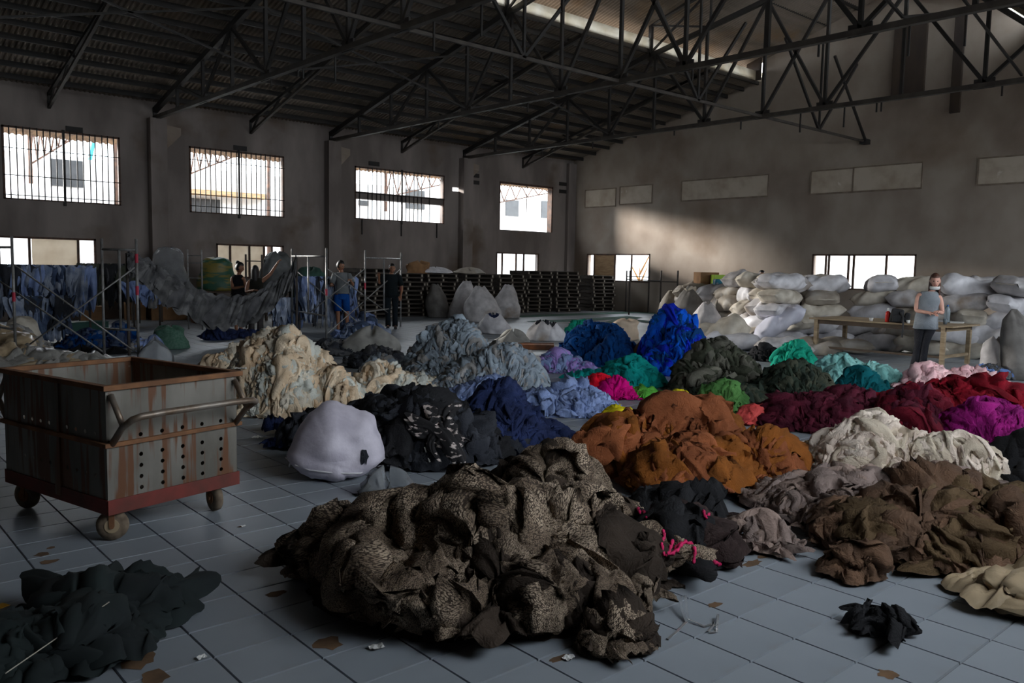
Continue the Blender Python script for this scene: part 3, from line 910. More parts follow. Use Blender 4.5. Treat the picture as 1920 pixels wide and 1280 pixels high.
heap('navy blue heap joined to the right side of the charcoal heap',
     [lp(840, 1030, 862, 722, .75, p=1.5), lp(930, 1085, 848, 780, .6, p=1.7)],
     K['navy'], 260, .09, (18, 12), 91, rough=.2, single=60, **CURL)
heap('light periwinkle blue heap of crumpled jersey behind the navy heap',
     [lp(835, 1010, 770, 704, .6), lp(960, 1160, 783, 722, .6), lp(1020, 1150, 785, 735, .6)],
     K['peri'], 330, .085, (16, 11), 101, single=60, **CURL)
heap('large blue-grey heap of jersey strips in the centre of the hall',
     [lp(745, 950, 735, 598, .8, p=1.6), lp(860, 1035, 745, 640, .7, p=1.6), lp(790, 1000, 748, 680, .6), lp(660, 790, 720, 660, .5)],
     K['grey'], 1000, .082, (16, 10), 111, single=60, mats=[K['grey'], K['grey'], K['grey2']], **CURL)
heap('big cream-coloured heap of crumpled jersey behind the rusty cart',
     [lp(400, 660, 782, 618, .7, xp=525, p=1.5), lp(385, 520, 700, 648, .6), lp(560, 690, 780, 700, .6), lp(450, 640, 785, 690, .5)],
     K['cream'], 1100, .082, (16, 11), 121, single=80, mats=[K['cream'], K['cream'], K['cream'], K['ecru'], K['mintcream']], **CURL)
heap('smaller off-white heap leaning on the big cream-coloured heap',
     [lp(636, 790, 762, 680, .6, p=1.6), lp(700, 850, 745, 702, .5)],
     K['ecru'], 220, .09, (16, 11), 122, single=40, mats=[K['ecru'], K['cream'], K['mintcream']], **CURL)
heap('lavender heap between the grey heap and the deep blue heap',
     [lp(995, 1085, 700, 656, .6), lp(1040, 1125, 702, 672, .6)],
     K['lav'], 130, .085, (13, 10), 131, single=20, mats=[K['lav'], K['lav'], K['peri']], **CURL)
heap('deep blue heap standing behind the lavender heap',
     [lp(1035, 1200, 682, 608, .7, p=2.0), lp(1100, 1190, 690, 630, .7)],
     K['petrol'], 300, .09, (13, 10), 141, single=30, **CURL)
heap('small green-teal heap peeking out behind the deep blue heap',
     [lp(1062, 1115, 640, 603, .7)], K['teal2'], 50, .09, (12, 9), 142, **CURL)
heap('tall royal blue heap in front of the sack wall',
     [lp(1195, 1325, 700, 578, .8, xp=1250, p=1.6), lp(1215, 1326, 705, 612, .7, p=1.8), lp(1190, 1290, 705, 660, .6)],
     K['royal'], 420, .10, (14, 10), 151, single=40, mats=[K['royal'], K['petrol'], K['royal'], K['ultra']], **CURL)
heap('bright teal heap in front of the tan sack',
     [lp(1110, 1255, 728, 671, .6, p=1.4), lp(1062, 1180, 722, 695, .5)],
     K['teal'], 240, .085, (14, 10), 161, single=40, **CURL)
heap('bright red end of the small red and magenta heap',
     [lp(1085, 1160, 745, 703, .6)], K['red'], 90, .075, (13, 10), 171, single=20, **CURL)
heap('magenta pink end of the small red and magenta heap',
     [lp(1118, 1196, 750, 706, .6, xp=1140)], K['mag'], 90, .075, (13, 10), 172, single=20, **CURL)
heap('small lime green heap beside the magenta cloth',
     [lp(1188, 1245, 750, 730, .7)], K['lime'], 60, .07, (12, 9), 181, **CURL)
heap('small bright yellow heap peeking over the rust-brown heap',
     [lp(1236, 1310, 778, 728, .7)], K['yellow'], 60, .07, (12, 9), 191, **CURL)
heap('yellow scraps lying at the left flank of the rust-brown heap',
     [lp(1138, 1190, 802, 760, .9)], K['yellow'], 40, .07, (12, 9), 192, **CURL)
heap('olive-grey heap of tangled strips to the right of the royal blue heap',
     [lp(1260, 1430, 745, 640, .75, p=1.6), lp(1255, 1400, 755, 690, .6)],
     K['ograys'], 330, .095, (15, 10), 201, single=40, mats=[K['ograys'], K['olive']], **CURL)
heap('blackish green heap right of the olive-grey heap',
     [lp(1400, 1580, 768, 678, .7, p=1.6), lp(1280, 1440, 765, 715, .5)],
     K['dgreen'], 330, .095, (15, 10), 211, single=40, mats=[K['dgreen'], K['olive']], **CURL)
heap('leaf green heap in front of the olive-grey heap',
     [lp(1312, 1400, 776, 714, .7)], K['green'], 130, .085, (14, 10), 221, single=20, **CURL)
heap('small coral red heap beside the dark maroon heap',
     [lp(1384, 1444, 798, 757, .7)], K['coral'], 80, .07, (13, 10), 231, single=10, **CURL)
heap('dark maroon heap behind the stone-white heap',
     [lp(1415, 1640, 815, 740, .6, p=1.8), lp(1500, 1700, 800, 735, .5)],
     K['maroon'], 300, .10, (15, 11), 241, single=40, **CURL)
heap('black heap at the foot of the sack wall near the sea green cloth',
     [lp(1402, 1470, 678, 650, .7)], K['black'], 80, .09, (12, 9), 251, **CURL)
heap('sea green heap standing at the foot of the sack wall',
     [lp(1452, 1525, 692, 643, .8)], K['teal2'], 150, .09, (13, 10), 261, single=20, **CURL)
heap('pale aqua heap stretching in front of the wooden table',
     [lp(1515, 1640, 720, 668, .6), lp(1600, 1692, 722, 685, .6)],
     K['aqua'], 300, .085, (14, 10), 271, single=40, **CURL)
heap('dark teal heap in front of the pale aqua heap',
     [lp(1562, 1664, 746, 690, .8)], K['dteal'], 160, .085, (14, 10), 281, single=20, **CURL)
heap('pale pink and white heap along the back of the crimson heap',
     [lp(1690, 1800, 735, 684, .6), lp(1750, 1890, 735, 690, .5)],
     K['pink'], 260, .08, (14, 10), 291, single=40, **CURL)
heap('washed blue heap on the floor behind the crimson heap',
     [lp(1810, 1890, 712, 686, .7)], K['skyb'], 70, .09, (13, 10), 301, mats=[K['skyb'], K['dgrey']], **CURL)
heap('broad crimson red heap along the right edge',
     [lp(1695, 1960, 780, 728, .6, p=2.2), lp(1645, 1800, 775, 738, .6, p=2)],
     K['crim'], 380, .105, (16, 12), 311, single=50, strip=.3, folds=3.2, amp=.5)
heap('wine red slope in front of the crimson heap',
     [lp(1625, 1790, 825, 740, .7, p=1.7), lp(1640, 1770, 840, 760, .6)],
     K['wine'], 260, .11, (16, 11), 321, single=40, mats=[K['wine'], K['maroon']], **CURL)
heap('red-purple heap in front of the crimson heap',
     [lp(1745, 1960, 848, 740, .65, p=1.6), lp(1760, 1900, 848, 765, .5)],
     K['purple'], 420, .085, (16, 11), 331, single=60, **CURL)
heap('black heap cut by the right edge beside the red-purple heap',
     [lp(1866, 2040, 925, 830, .6), lp(1895, 2040, 960, 880, .5)],
     K['black'], 120, .13, (16, 12), 341, single=30, **BIG)
heap('black garment dropped at the lower left corner',
     [lp(-160, 235, 1275, 1150, .42, p=1.9, h=.09), lp(60, 318, 1180, 1125, .3, p=2, h=.05)],
     mat('greenish_black_cloth', g(26, 38, 38), g(20, 28, 30), rough=.9), 70, .16, (24, 18), 351, single=70, rough=.2, strip=.3, folds=4, amp=.35, lift=.02)
heap('small black rag on the bare tiles at the lower right',
     [lp(1622, 1702, 1192, 1158, .5, p=2.2)], K['black'], 12, .07, (20, 14), 361, single=12, strip=.7, folds=3, amp=.6)
heap('tufts of black cloth lying left of the charcoal heap',
     [lp(498, 570, 842, 822, .5), lp(505, 600, 815, 796, .5)], K['navy'], 22, .1, (16, 12), 371, single=22, **BIG)
heap('mid blue heap behind the cart near the scaffold frame',
     [lp(120, 215, 654, 618, .6), lp(190, 262, 652, 613, .6)], K['denim'], 130, .12, (12, 9), 381, mats=[K['denim'], K['petrol'], K['navy']], **CURL)
heap('grey and blue scraps on the floor right of the scaffold frame behind the cart',
     [lp(240, 300, 662, 636, .6)], K['grey2'], 50, .1, (12, 9), 382, mats=[K['grey2'], K['peri']], **CURL)
heap('flat navy pile on the floor beside the woman in the black tank top',
     [lp(385, 440, 638, 616, .6), lp(420, 500, 634, 622, .5)], K['navy'], 60, .12, (12, 9), 391, **CURL)
heap('blue denim pile under the right-hand scaffold frames',
     [lp(625, 730, 636, 610, .5), lp(650, 715, 622, 592, .6)], K['denim'], 170, .12, (12, 9), 401, mats=[K['denim'], K['denim2'], K['peri']], **CURL)
heap('dark charcoal cloth under the grey plastic wrap left of the blue-grey heap',
     [lp(640, 770, 692, 655, .5), lp(560, 700, 668, 645, .5)], K['char'], 110, .12, (12, 9), 411, mats=[K['char'], K['dgrey']], **CURL)
# ================================================================ SACKS
M_sack = [mat('woven_sack_white', g(226, 224, 228), g(196, 194, 198), rough=.55, scale=6, bump=.3, bscale=30),
          mat('woven_sack_cream', g(212, 204, 190), g(178, 168, 152), rough=.6, scale=5, bump=.3, bscale=30),
          mat('woven_sack_grey', g(196, 192, 192), g(160, 156, 156), rough=.6, scale=5, bump=.3, bscale=30, col3=g(128, 110, 90), scale3=1.5),
          mat('dusty_sack', g(178, 168, 154), g(144, 134, 122), rough=.7, scale=4, bump=.3, bscale=30, col3=g(190, 186, 180), scale3=2)]
M_sackdark = mat('dark_dirty_sack', g(112, 108, 104), g(84, 80, 76), rough=.7, scale=4, bump=.3, bscale=30)
def sack_arrays(L, Wd, T, seed, nu=26, nv=20):
    r = np.random.RandomState(seed)
    t = np.linspace(-1, 1, nu)[:, None]
    a = np.linspace(0, 2*PI, nv, endpoint=False)[None, :]
    w = Wd/2*(1-np.abs(t)**12)**.5*(1-.06*np.abs(t)) + .0
    w = np.maximum(w, Wd*.36*(np.abs(t) > .97))
    th = T/2*np.clip(1-np.abs(t)**4.2, 0, 1)**.6 + .006
    ca, sa = np.cos(a), np.sin(a)
    ex = .82
    Y = w*np.sign(ca)*np.abs(ca)**ex
    Z = th*np.sign(sa)*np.abs(sa)**ex
    X = t*L/2*(1+.04*np.cos(2*a)*np.abs(t)) + 0*a
    # sags, dents and gathers
    p = r.uniform(0, 7, 12)
    d = .035*np.sin(2.2*t*2+p[0]+a) + .03*np.sin(3.1*t+2*a+p[1]) + .022*np.sin(7*t+p[2]+3*a*1)
    gather = .02*np.abs(t)**3*np.sin(9*a+p[3]+4*t) + .012*np.sin(5*a+11*t+p[4]) + .010*np.abs(np.sin(6*t+2.5*np.sin(a+p[5])+p[6]))
    k = 1+d*3.0+gather*3.4
    Y = Y*k; Z = Z*k*(1+.08*np.sin(1.5*t+p[7]))
    Z = Z + .05*np.sin(1.6*t+p[8])*T
    Y = Y + .06*Wd*np.sin(1.4*t+p[9])
    Z = np.where(Z < -T*.40, -T*.40+(Z+T*.40)*.3, Z)
    return np.stack([X, Y, Z], -1).reshape(-1, 3)
def sack_mesh_object(L, Wd, T, seed, m, parent=None, name='sack_body'):
    nu, nv = 26, 20
    V = sack_arrays(L, Wd, T, seed, nu, nv)
    F = grid_faces(nu, nv, True)
    n = len(V)
    V = np.vstack([V, V[:nv].mean(0), V[-nv:].mean(0)])
    cap = [[(j+1) % nv, j, n, n] for j in range(nv)] + [[(nu-1)*nv+j, (nu-1)*nv+(j+1) % nv, n+1, n+1] for j in range(nv)]
    me_f = [tuple(f) for f in F[:, ::-1]] + [tuple(c[:3]) for c in cap]
    mb = MB(); mb.add(V, me_f)
    return mb.build(name, m, parent, smooth=True)
sack_protos = []
for k in range(9):
    root = empty('sack', (0, 0, 0))
    r = random.Random(k+50)
    L_, W_, T_ = r.uniform(.95, 1.15), r.uniform(.5, .6), r.uniform(.33, .40)
    b = sack_mesh_object(L_, W_, T_, 100+k, M_sack[k % 4], root)
    # stitched seam and gathered mouth at one end
    MB().tube([(L_/2-.01, y, .004*math.sin(y*40)) for y in np.linspace(-W_*.30, W_*.30, 9)], .009, 5).build('stitched_mouth', M_sack[1], root)
    sack_protos.append(root)
used_proto = set()
def place_sack(k, loc, rot, label, group=None, scale=1.0, m=None):
    p = sack_protos[k]
    if k not in used_proto:
        used_proto.add(k); o = p
    else:
        o = copy_tree(p)
    o.location = loc
    o.rotation_euler = rot
    o.scale = (scale,)*3 if not isinstance(scale, tuple) else scale
    tag(o, label, 'sack', group)
    if m is not None:
        for ch in o.children:
            if ch.name.startswith('sack_body'):
                ch.data = ch.data.copy(); ch.data.materials.clear(); ch.data.materials.append(m)
    return o
path = [(18.9, 14.9), (16.5, 10.9), (16.1, 9.5), (17.0, 8.4), (17.3, 4.2), (17.3, 2.2)]
segs = []
for a, b in zip(path[:-1], path[1:]):
    segs.append((np.array(a), np.array(b), math.dist(a, b)))
tot = sum(s_[2] for s_ in segs)
def along(s):
    for a, b, L in segs:
        if s <= L: return a+(b-a)*s/L, (b-a)/L
        s -= L
    return segs[-1][1], (segs[-1][1]-segs[-1][0])/segs[-1][2]
ordn = ['first', 'second', 'third', 'fourth', 'fifth', 'sixth', 'seventh', 'eighth', 'ninth', 'tenth', 'eleventh', 'twelfth', 'thirteenth', 'fourteenth', 'fifteenth', 'sixteenth']
rown = ['bottom row', 'second row up', 'third row up', 'fourth row up', 'top row']
adj = ['white', 'cream', 'grey', 'dusty']
rnd = random.Random(11)
for row in range(5):
    s = .35 + .45*(row % 2)
    i = 0
    while s < tot-.3:
        p, d = along(s)
        nrm = np.array([-d[1], d[0]])
        if nrm[0] < 0: nrm = -nrm
        for back in ((0, 1) if row == 4 else (0,)):
            k = rnd.randrange(9)
            yaw = math.atan2(d[1], d[0]) + rnd.uniform(-.22, .22) + (PI if rnd.random() < .5 else 0)
            if rnd.random() < .30 and row: yaw += rnd.choice([-1, 1])*rnd.uniform(.8, 1.4)
            q = p + nrm*(.30 + .07*row + back*.62 + rnd.uniform(-.08, .08))
            z = .165 + row*.30 + rnd.uniform(-.02, .02) + (-.04 if back else 0)
            if row == 4 and s < 3.2: continue
            where = 'back row' if back else rown[row]
            place_sack(k, (q[0], q[1], z), (rnd.uniform(-.16, .16), rnd.uniform(-.16, .16), yaw),
                       '%s sack, %s from the left in the %s of the sack wall' % (adj[k % 4], ordn[min(i, 15)], 'rear top row' if back else rown[row]),
                       'stacked sacks along the right wall', (rnd.uniform(.9, 1.12), rnd.uniform(.95, 1.25), rnd.uniform(.95, 1.18)))
        s += rnd.uniform(.78, .94)
        i += 1
def slumped(name, label, P, prof, sx=1.0, sy=.85, m=None, rz=0.0, lean=(0, 0), seed=1, cat='sack', n=36, mouth=None, wr=1.0, group=None, seam=False):
    """upright sack: prof = [(z, half width), ...]"""
    root = empty(name, (P[0], P[1], 0), rz, label=label, cat=cat, group=group)
    r = np.random.RandomState(seed)
    zs = np.array([q[0] for q in prof]); ws_ = np.array([q[1] for q in prof])
    nz = 22
    tt = np.linspace(0, 1, nz)
    s_ = np.linspace(0, 1, len(zs))
    Z = np.interp(tt, s_, zs)[:, None]; Wd = np.interp(tt, s_, ws_)[:, None]
    a = np.linspace(0, 2*PI, n, endpoint=False)[None, :]
    p = r.uniform(0, 7, 10)
    k = 1 + wr*(.05*np.sin(2*a+p[0]+5*Z) + .035*np.sin(3*a+p[1]-9*Z) + .02*np.sin(7*a+p[2]+14*Z) + .05*tt[:, None]**2*np.sin(11*a+p[3]) + .018*np.sin(17*a+p[4]+6*Z) + .02*np.abs(np.sin(16*Z+2*np.sin(a+p[5]))))
    X = Wd*sx*k*np.cos(a) + lean[0]*Z; Y = Wd*sy*k*np.sin(a) + lean[1]*Z
    ZZ = Z + .03*wr*tt[:, None]*np.sin(3*a+p[6]) + 0*a
    ZZ = np.maximum(ZZ, .003)
    V = np.stack([X, Y, ZZ], -1).reshape(-1, 3)
    F = [tuple(f) for f in grid_faces(nz, n, True)[:, ::-1]]
    mb = MB(); mb.add(V, F + [tuple(range(n))[::-1][::-1], tuple((nz-1)*n+j for j in range(n))][1:])
    mb.build('sack_body', m or M_sack[2], root, smooth=True)
    if mouth:
        top = V.reshape(nz, n, 3)[-1]
        c = top.mean(0)
        mm = MB()
        rim = [tuple(c+(q-c)*1.0) for q in top]
        mm.add(rim+[tuple(c+(q-c)*mouth[0]+np.array([0, 0, mouth[1]*(1+.4*math.sin(5*j))])) for j, q in enumerate(top)], [(j, (j+1) % n, n+(j+1) % n, n+j) for j in range(n)])
        mm.build('open_mouth', mouth[2], root, smooth=True)
    if seam:
        R1 = V.reshape(nz, n, 3)[3]
        pts = [tuple(R1[j % n]*np.array([1.015, 1.015, 1])) for j in range(n//2-1, n+2)]
        MB().tube(pts, .006, 5).build('seam', M_sack[0], root, smooth=True)
    return root
def face_rz(P):
    return math.atan2(P[1], P[0]) - PI/2
# the white sack in the foreground
P = at(632, 905); P = P*(1+.18/np.hypot(P[0], P[1]))
sil = [(535, 888), (556, 910), (600, 925), (650, 923), (698, 908), (717, 893), (712, 862), (702, 838), (697, 812), (668, 803), (640, 792), (612, 783), (592, 797), (562, 828), (546, 862)]
sc_w = depth(P)/FPX
pc = np.array([[(x-628)*sc_w, (926-y)*sc_w*1.0] for x, y in sil])
cc = np.array([0.0, .17])
an = np.arctan2(pc[:, 1]-cc[1], pc[:, 0]-cc[0]); rd = np.hypot(pc[:, 0]-cc[0], pc[:, 1]-cc[1])
o_ = np.argsort(an); an, rd = an[o_], rd[o_]
an = np.concatenate([an-2*PI, an, an+2*PI]); rd = np.tile(rd, 3)
wsk = empty('white_sack', (P[0], P[1], 0), face_rz(P), label='plump white woven sack with a small tear lying in front of the charcoal heap', cat='sack')
nt_, na_ = 17, 64
def sack_side(sg):
    V = np.zeros((nt_, na_, 3))
    for i in range(nt_):
        t = i/(nt_-1)
        for j in range(na_):
            a_ = -PI+2*PI*j/na_
            r_ = np.interp(a_, an, rd)
            x, z = cc[0]+t*r_*math.cos(a_), cc[1]+t*r_*math.sin(a_)
            dp = .25*(1-t**2.6)**.5
            low = max(0, .5-z/.34)
            y = sg*dp*(1+.35*low if sg < 0 else 1)
            cr = (.009*math.sin(19*x+6*z+1)+.008*abs(math.sin(16*z+5*x+1)) + .010*math.sin(11*x-14*z))*(1-t**3) + .006*math.sin(26*a_+3)*t**4
            V[i, j] = [x, y+sg*cr*1.6+.16*z, max(.002, z + .004*math.sin(21*a_)*t**4)]
    return V
mbw = MB()
for sg in (-1, 1):
    Vw = sack_side(sg)
    Fw = grid_faces(nt_, na_, True)
    if sg > 0: Fw = Fw[:, ::-1]
    mbw.add(Vw.reshape(-1, 3), [tuple(f) for f in Fw])
    if sg < 0: Vf = Vw
bw_ = mbw.build('sack_body', mat('clean_white_sack', g(206, 200, 212), g(184, 178, 192), rough=.6, bump=.25, bscale=40, scale=8), wsk, smooth=True)
def on_front(px, py, off=.004):
    x, z = (px-628)*sc_w, (926-py)*sc_w
    d2 = (Vf[:, :, 0]-x)**2+(Vf[:, :, 2]-z)**2
    i, j = np.unravel_index(np.argmin(d2), d2.shape)
    return (x, Vf[i, j, 1]-off, z)
MB().tube([on_front(*q) for q in ((535, 888), (556, 893), (580, 899), (610, 902), (640, 905), (670, 908), (700, 905), (717, 893))], .006, 6).build('seam', M_sack[0], wsk, smooth=True)
MB().tube([(-.055, .08, .49), (-.05, .07, .52), (-.03, .07, .525)], [.018, .010, .005], 8).build('tied_corner', M_sack[0], wsk, smooth=True)
MB().tube([(-.315, .0, .13), (-.345, -.01, .11), (-.35, 0, .085)], [.012, .008, .003], 6).build('tied_corner', M_sack[0], wsk, smooth=True)
mt = MB(); n_ = 12
rt = [on_front(677+8*math.cos(2*PI*i/n_)*(1+.3*math.sin(i*5)), 878+13*math.sin(2*PI*i/n_)*(1+.3*math.cos(i*3)), .012) for i in range(n_)]
mt.add([on_front(677, 878, .014)]+rt, [(0, 1+i, 1+(i+1) % n_) for i in range(n_)])
mt.build('torn_hole', K['char'], wsk)

# big pale bags standing in front of the pallets
for k, (px, pb, hw, ht, mm, lab) in enumerate([
        (822, 596, 22, 62, M_sackdark, 'dark grey upright bag at the left end of the bags before the pallets'),
        (866, 598, 26, 70, M_sack[2], 'tall pale grey bag leaning left before the pallets'),
        (906, 604, 33, 66, M_sack[2], 'wide pale grey bag in the middle of the bags before the pallets'),
        (945, 597, 27, 62, M_sack[2], 'pale grey bag at the right end of the bags before the pallets')]):
    P = at(px, pb); sc = depth(P)/FPX
    w, h = hw*sc, ht*sc
    slumped('bulk_bag', lab, P*(1+.3/np.hypot(P[0], P[1])), [(0, w*.9), (.02, w), (h*.3, w*1.02), (h*.6, w*.85), (h*.85, w*.5), (h*.95, w*.35), (h, w*.28)], m=mm, rz=face_rz(P), seed=30+k, cat='bag', group='upright bags before the pallets', lean=(.12*(1 if k % 2 else -1), 0))
# smaller half-open bags on the floor
bags = [(930, 627, 28, 34, 'half-open pale bag with dark blue cloth spilling out, behind the blue-grey heap', K['navy'], M_sack[0]),
        (1010, 640, 24, 34, 'small grey bag with dark cloth poking out behind the lavender heap', K['char'], M_sack[2]),
        (1042, 640, 18, 30, 'small white bag touching the deep blue heap', K['dgrey'], M_sack[0]),
        (1206, 682, 31, 42, 'tan paper-like sack with a crumpled top behind the bright teal heap', K['rust'], mat('tan_sack', g(196, 148, 88), g(160, 116, 66), rough=.8, bump=.3, bscale=20))]
for k, (px, pb, hw, ht, lab, inner, mm) in enumerate(bags):
    P = at(px, pb); sc = depth(P)/FPX
    w, h = hw*sc, ht*sc
    slumped('open_bag', lab, P*(1+.8*w/np.hypot(P[0], P[1])), [(0, w*.9), (.02, w), (h*.35, w*1.05), (h*.65, w*.9), (h*.85, w*.7), (h, w*.5)], m=mm, rz=face_rz(P), seed=60+k, cat='bag', mouth=(.5, .04, inner), wr=1.6, lean=(.2 if k % 2 else -.2, 0))
# loose sacks lying in front of the wall
def lay(k, px, py, z, lab, yaw, pitch=0, roll=0, sc=1.0, m=None, dist=None):
    P = at(px, py)
    if dist: P = P*dist
    place_sack(k, (P[0], P[1], z), (roll, pitch, face_rz(P)+yaw), lab, 'loose sacks before the sack wall', sc, m)
lay(0, 1350, 652, .30, 'fat beige-white sack leaning on the left end of the sack wall', .2, -.3, .2, (1.1, 1.2, 1.5), M_sack[1])
lay(3, 1375, 655, .17, 'white sack lying lowest, right behind the olive-grey heap', -.1, .05, 0, (1.05, 1.1, 1.0), M_sack[0])
lay(6, 1458, 652, .55, 'clean white sack tilted up against the sack wall beside the white bag ends', .1, -.55, .15, (1.0, 1.1, 1.1), mat('bright_white_sack', g(226, 226, 240), g(206, 206, 220), rough=.5, bump=.3, bscale=30))
lay(2, 1470, 668, .17, 'grey sack lying on the floor under the tilted clean white sack', .3, 0, 0, .9, M_sack[2])
lay(4, 1580, 662, .16, 'flat brown sack on the floor under the left end of the table', .15, 0, 0, (1, 1, .8), M_sack[3])
lay(8, 1530, 665, .15, 'dusty sack on the floor left of the table legs', -.2, 0, 0, .9, M_sack[3])
for k, (px, pb, hw, ht, lab) in enumerate([(1868, 706, 26, 70, 'pale sack standing upright on the floor near the right edge'), (1905, 715, 24, 130, 'tall dirty grey sack standing at the right edge against the sack wall'), (1935, 712, 26, 120, 'tall dirty sack just cut by the right edge')]):
    P = at(px, pb); sc = depth(P)/FPX
    w, h = hw*sc, ht*sc
    slumped('standing_sack', lab, P*(1+.3/np.hypot(P[0], P[1])), [(0, w*.9), (.02, w), (h*.35, w*1.05), (h*.65, w*1.0), (h*.88, w*.75), (h, w*.25)], m=(M_sack[2] if k == 0 else M_sackdark), rz=face_rz(P), seed=80+k, lean=(-.1, .12))
P = at(1285, 625); sc = depth(P)/FPX
for k, (px, pb, hw, ht, lab, mm) in enumerate([(1258, 612, 24, 66, 'brown standing bag behind the royal blue heap', M_sack[3]), (1290, 628, 30, 84, 'tall grey standing bag with a pale frayed top behind the royal blue heap', M_sackdark), (1322, 640, 26, 72, 'grey standing bag at the left end of the sack wall', M_sack[2])]):
    P = at(px, pb); sc = depth(P)/FPX
    w, h = hw*sc, ht*sc
    slumped('standing_sack', lab, P, [(0, w*.9), (.02, w), (h*.35, w*1.05), (h*.65, w*1.0), (h*.88, w*.6), (h, w*.3)], m=mm, rz=face_rz(P), seed=90+k, mouth=(1.4, .06, M_sack[1]) if k == 1 else None)
for k_, (z, lab) in enumerate(((.78, 'lower pale sack end bulging towards the aisle left of the table'), (1.08, 'middle pale sack end bulging towards the aisle left of the table'), (1.38, 'highest pale sack end at the left corner of the sack wall'))):
    place_sack((1, 5, 0)[k_], (15.95+.05*k_, 9.5, z), (0, .05, face_rz((15.9, 9.5))+R(62-9*k_)), lab, 'loose sacks before the sack wall', (1.0, 1.05, .95), M_sack[(0, 1, 0)[k_]])
# ================================================================ CART
ct = empty('laundry_cart', (1.31, 4.87, 0), R(14.5), label='rusty galvanised metal cart with tubular push handles and four castors', cat='cart')
M_galv = mat('galvanised_steel', g(134, 130, 122), g(104, 100, 92), rough=.5, scale=3, stretch=(1, 1, .5), lo=.4, hi=.62, metal=.35, spec=.4)
# rust running down in streaks
def rusty(m, st=(15, 15, .8), lo=.56, hi=.66, c=(104, 68, 44)):
    nt = m.node_tree; N, L = nt.nodes, nt.links
    b = N['Principled BSDF']
    tc = N.new('ShaderNodeTexCoord'); mp = N.new('ShaderNodeMapping'); mp.inputs['Scale'].default_value = st
    L.new(tc.outputs['Object'], mp.inputs[0])
    n = N.new('ShaderNodeTexNoise'); n.inputs['Scale'].default_value = 1.6; n.inputs['Detail'].default_value = 5
    L.new(mp.outputs[0], n.inputs['Vector'])
    n2 = N.new('ShaderNodeTexNoise'); n2.inputs['Scale'].default_value = 2.2
    L.new(tc.outputs['Object'], n2.inputs['Vector'])
    a = N.new('ShaderNodeMath'); a.operation = 'MULTIPLY_ADD'; a.inputs[1].default_value = .5
    L.new(n2.outputs[0], a.inputs[0]); 
    h_ = N.new('ShaderNodeMath'); h_.operation = 'MULTIPLY'; h_.inputs[1].default_value = .7
    L.new(n.outputs[0], h_.inputs[0]); L.new(h_.outputs[0], a.inputs[2])
    r = N.new('ShaderNodeMapRange'); r.inputs[1].default_value = lo; r.inputs[2].default_value = hi
    L.new(a.outputs[0], r.inputs[0])
    x = N.new('ShaderNodeMix'); x.data_type = 'RGBA'
    L.new(r.outputs[0], x.inputs[0])
    L.new(b.inputs['Base Color'].links[0].from_socket, x.inputs[6]); x.inputs[7].default_value = (*g(*c), 1)
    L.new(x.outputs[2], b.inputs['Base Color'])
    inv = N.new('ShaderNodeMapRange'); inv.inputs[3].default_value = b.inputs['Metallic'].default_value; inv.inputs[4].default_value = 0
    L.new(r.outputs[0], inv.inputs[0]); L.new(inv.outputs[0], b.inputs['Metallic'])
rusty(M_galv, lo=.60, hi=.67)
M_rim = mat('rusted_angle_iron', g(140, 96, 62), g(104, 70, 46), rough=.8, scale=7)
M_redp = mat('worn_red_paint', g(120, 48, 40), g(90, 46, 36), rough=.7, scale=6)
M_tube = mat('worn_steel_tube', g(150, 142, 132), g(112, 92, 74), rough=.45, scale=9, metal=.5)
M_rubber = mat('cracked_tyre', g(128, 112, 94), g(96, 82, 68), rough=.9, scale=20)
CW, CD, Z0, ZT = .86, 1.17, .20, .905
# panels with drilled holes: built as strips round square-free holes (each hole a dark recessed disc behind a hole in the sheet)
def panel(nm, ax, length, z0, z1, off, holes):
    # flat sheet in the plane ax ('x': runs along x at y=off)
    segs_ = 16; rr = .0125
    bm = bmesh.new()
    us = sorted({0.0, length, *[h[0]-.03 for h in holes], *[h[0]+.03 for h in holes]})
    zs_ = sorted({z0, z1, *[h[1]-.03 for h in holes], *[h[1]+.03 for h in holes]})
    def pt(u, z, o=0): return (u, off+o, z) if ax == 'x' else (off+o, u, z)
    for i in range(len(us)-1):
        for j in range(len(zs_)-1):
            u0, u1, a0, a1 = us[i], us[i+1], zs_[j], zs_[j+1]
            if u1-u0 < 1e-5 or a1-a0 < 1e-5: continue
            hc = [h for h in holes if abs((u0+u1)/2-h[0]) < .005 and abs((a0+a1)/2-h[1]) < .005]
            if not hc:
                bm.faces.new([bm.verts.new(pt(*q)) for q in ((u0, a0), (u1, a0), (u1, a1), (u0, a1))])
            else:
                h = hc[0]
                outer, inner = [], []
                for k in range(segs_):
                    t = 2*PI*k/segs_
                    cx, cz = math.cos(t), math.sin(t)
                    m_ = max(abs(cx), abs(cz))
                    outer.append(bm.verts.new(pt(h[0]+.03*cx/m_, h[1]+.03*cz/m_)))
                    inner.append(bm.verts.new(pt(h[0]+rr*cx, h[1]+rr*cz)))
                for k in range(segs_):
                    k2 = (k+1) % segs_
                    bm.faces.new([outer[k], outer[k2], inner[k2], inner[k]])
    me = bpy.data.meshes.new(nm); bm.to_mesh(me); bm.free()
    me.materials.append(M_galv)
    o = bpy.data.objects.new(nm, me); C.objects.link(o); o.parent = ct
    s_ = o.modifiers.new('thickness', 'SOLIDIFY'); s_.thickness = .004
    return o
fh = [(.20+.135*i, z) for i in range(5) for z in (.27+.0, .345, .42, .495, .60)]
fh = [(u, z+.002*i) for i, (u, z) in enumerate(fh)]
fh = [(.20+.135*i, zz) for i in range(5) for zz in (.29, .355, .42, .485, .60)]
panel('front_panel', 'x', CW, Z0, ZT, 0.0, fh)
panel('side_panel', 'y', CD, Z0, ZT, 0.0, [(.12+.1*i, z) for i in range(9) for z in (.38, .62)])
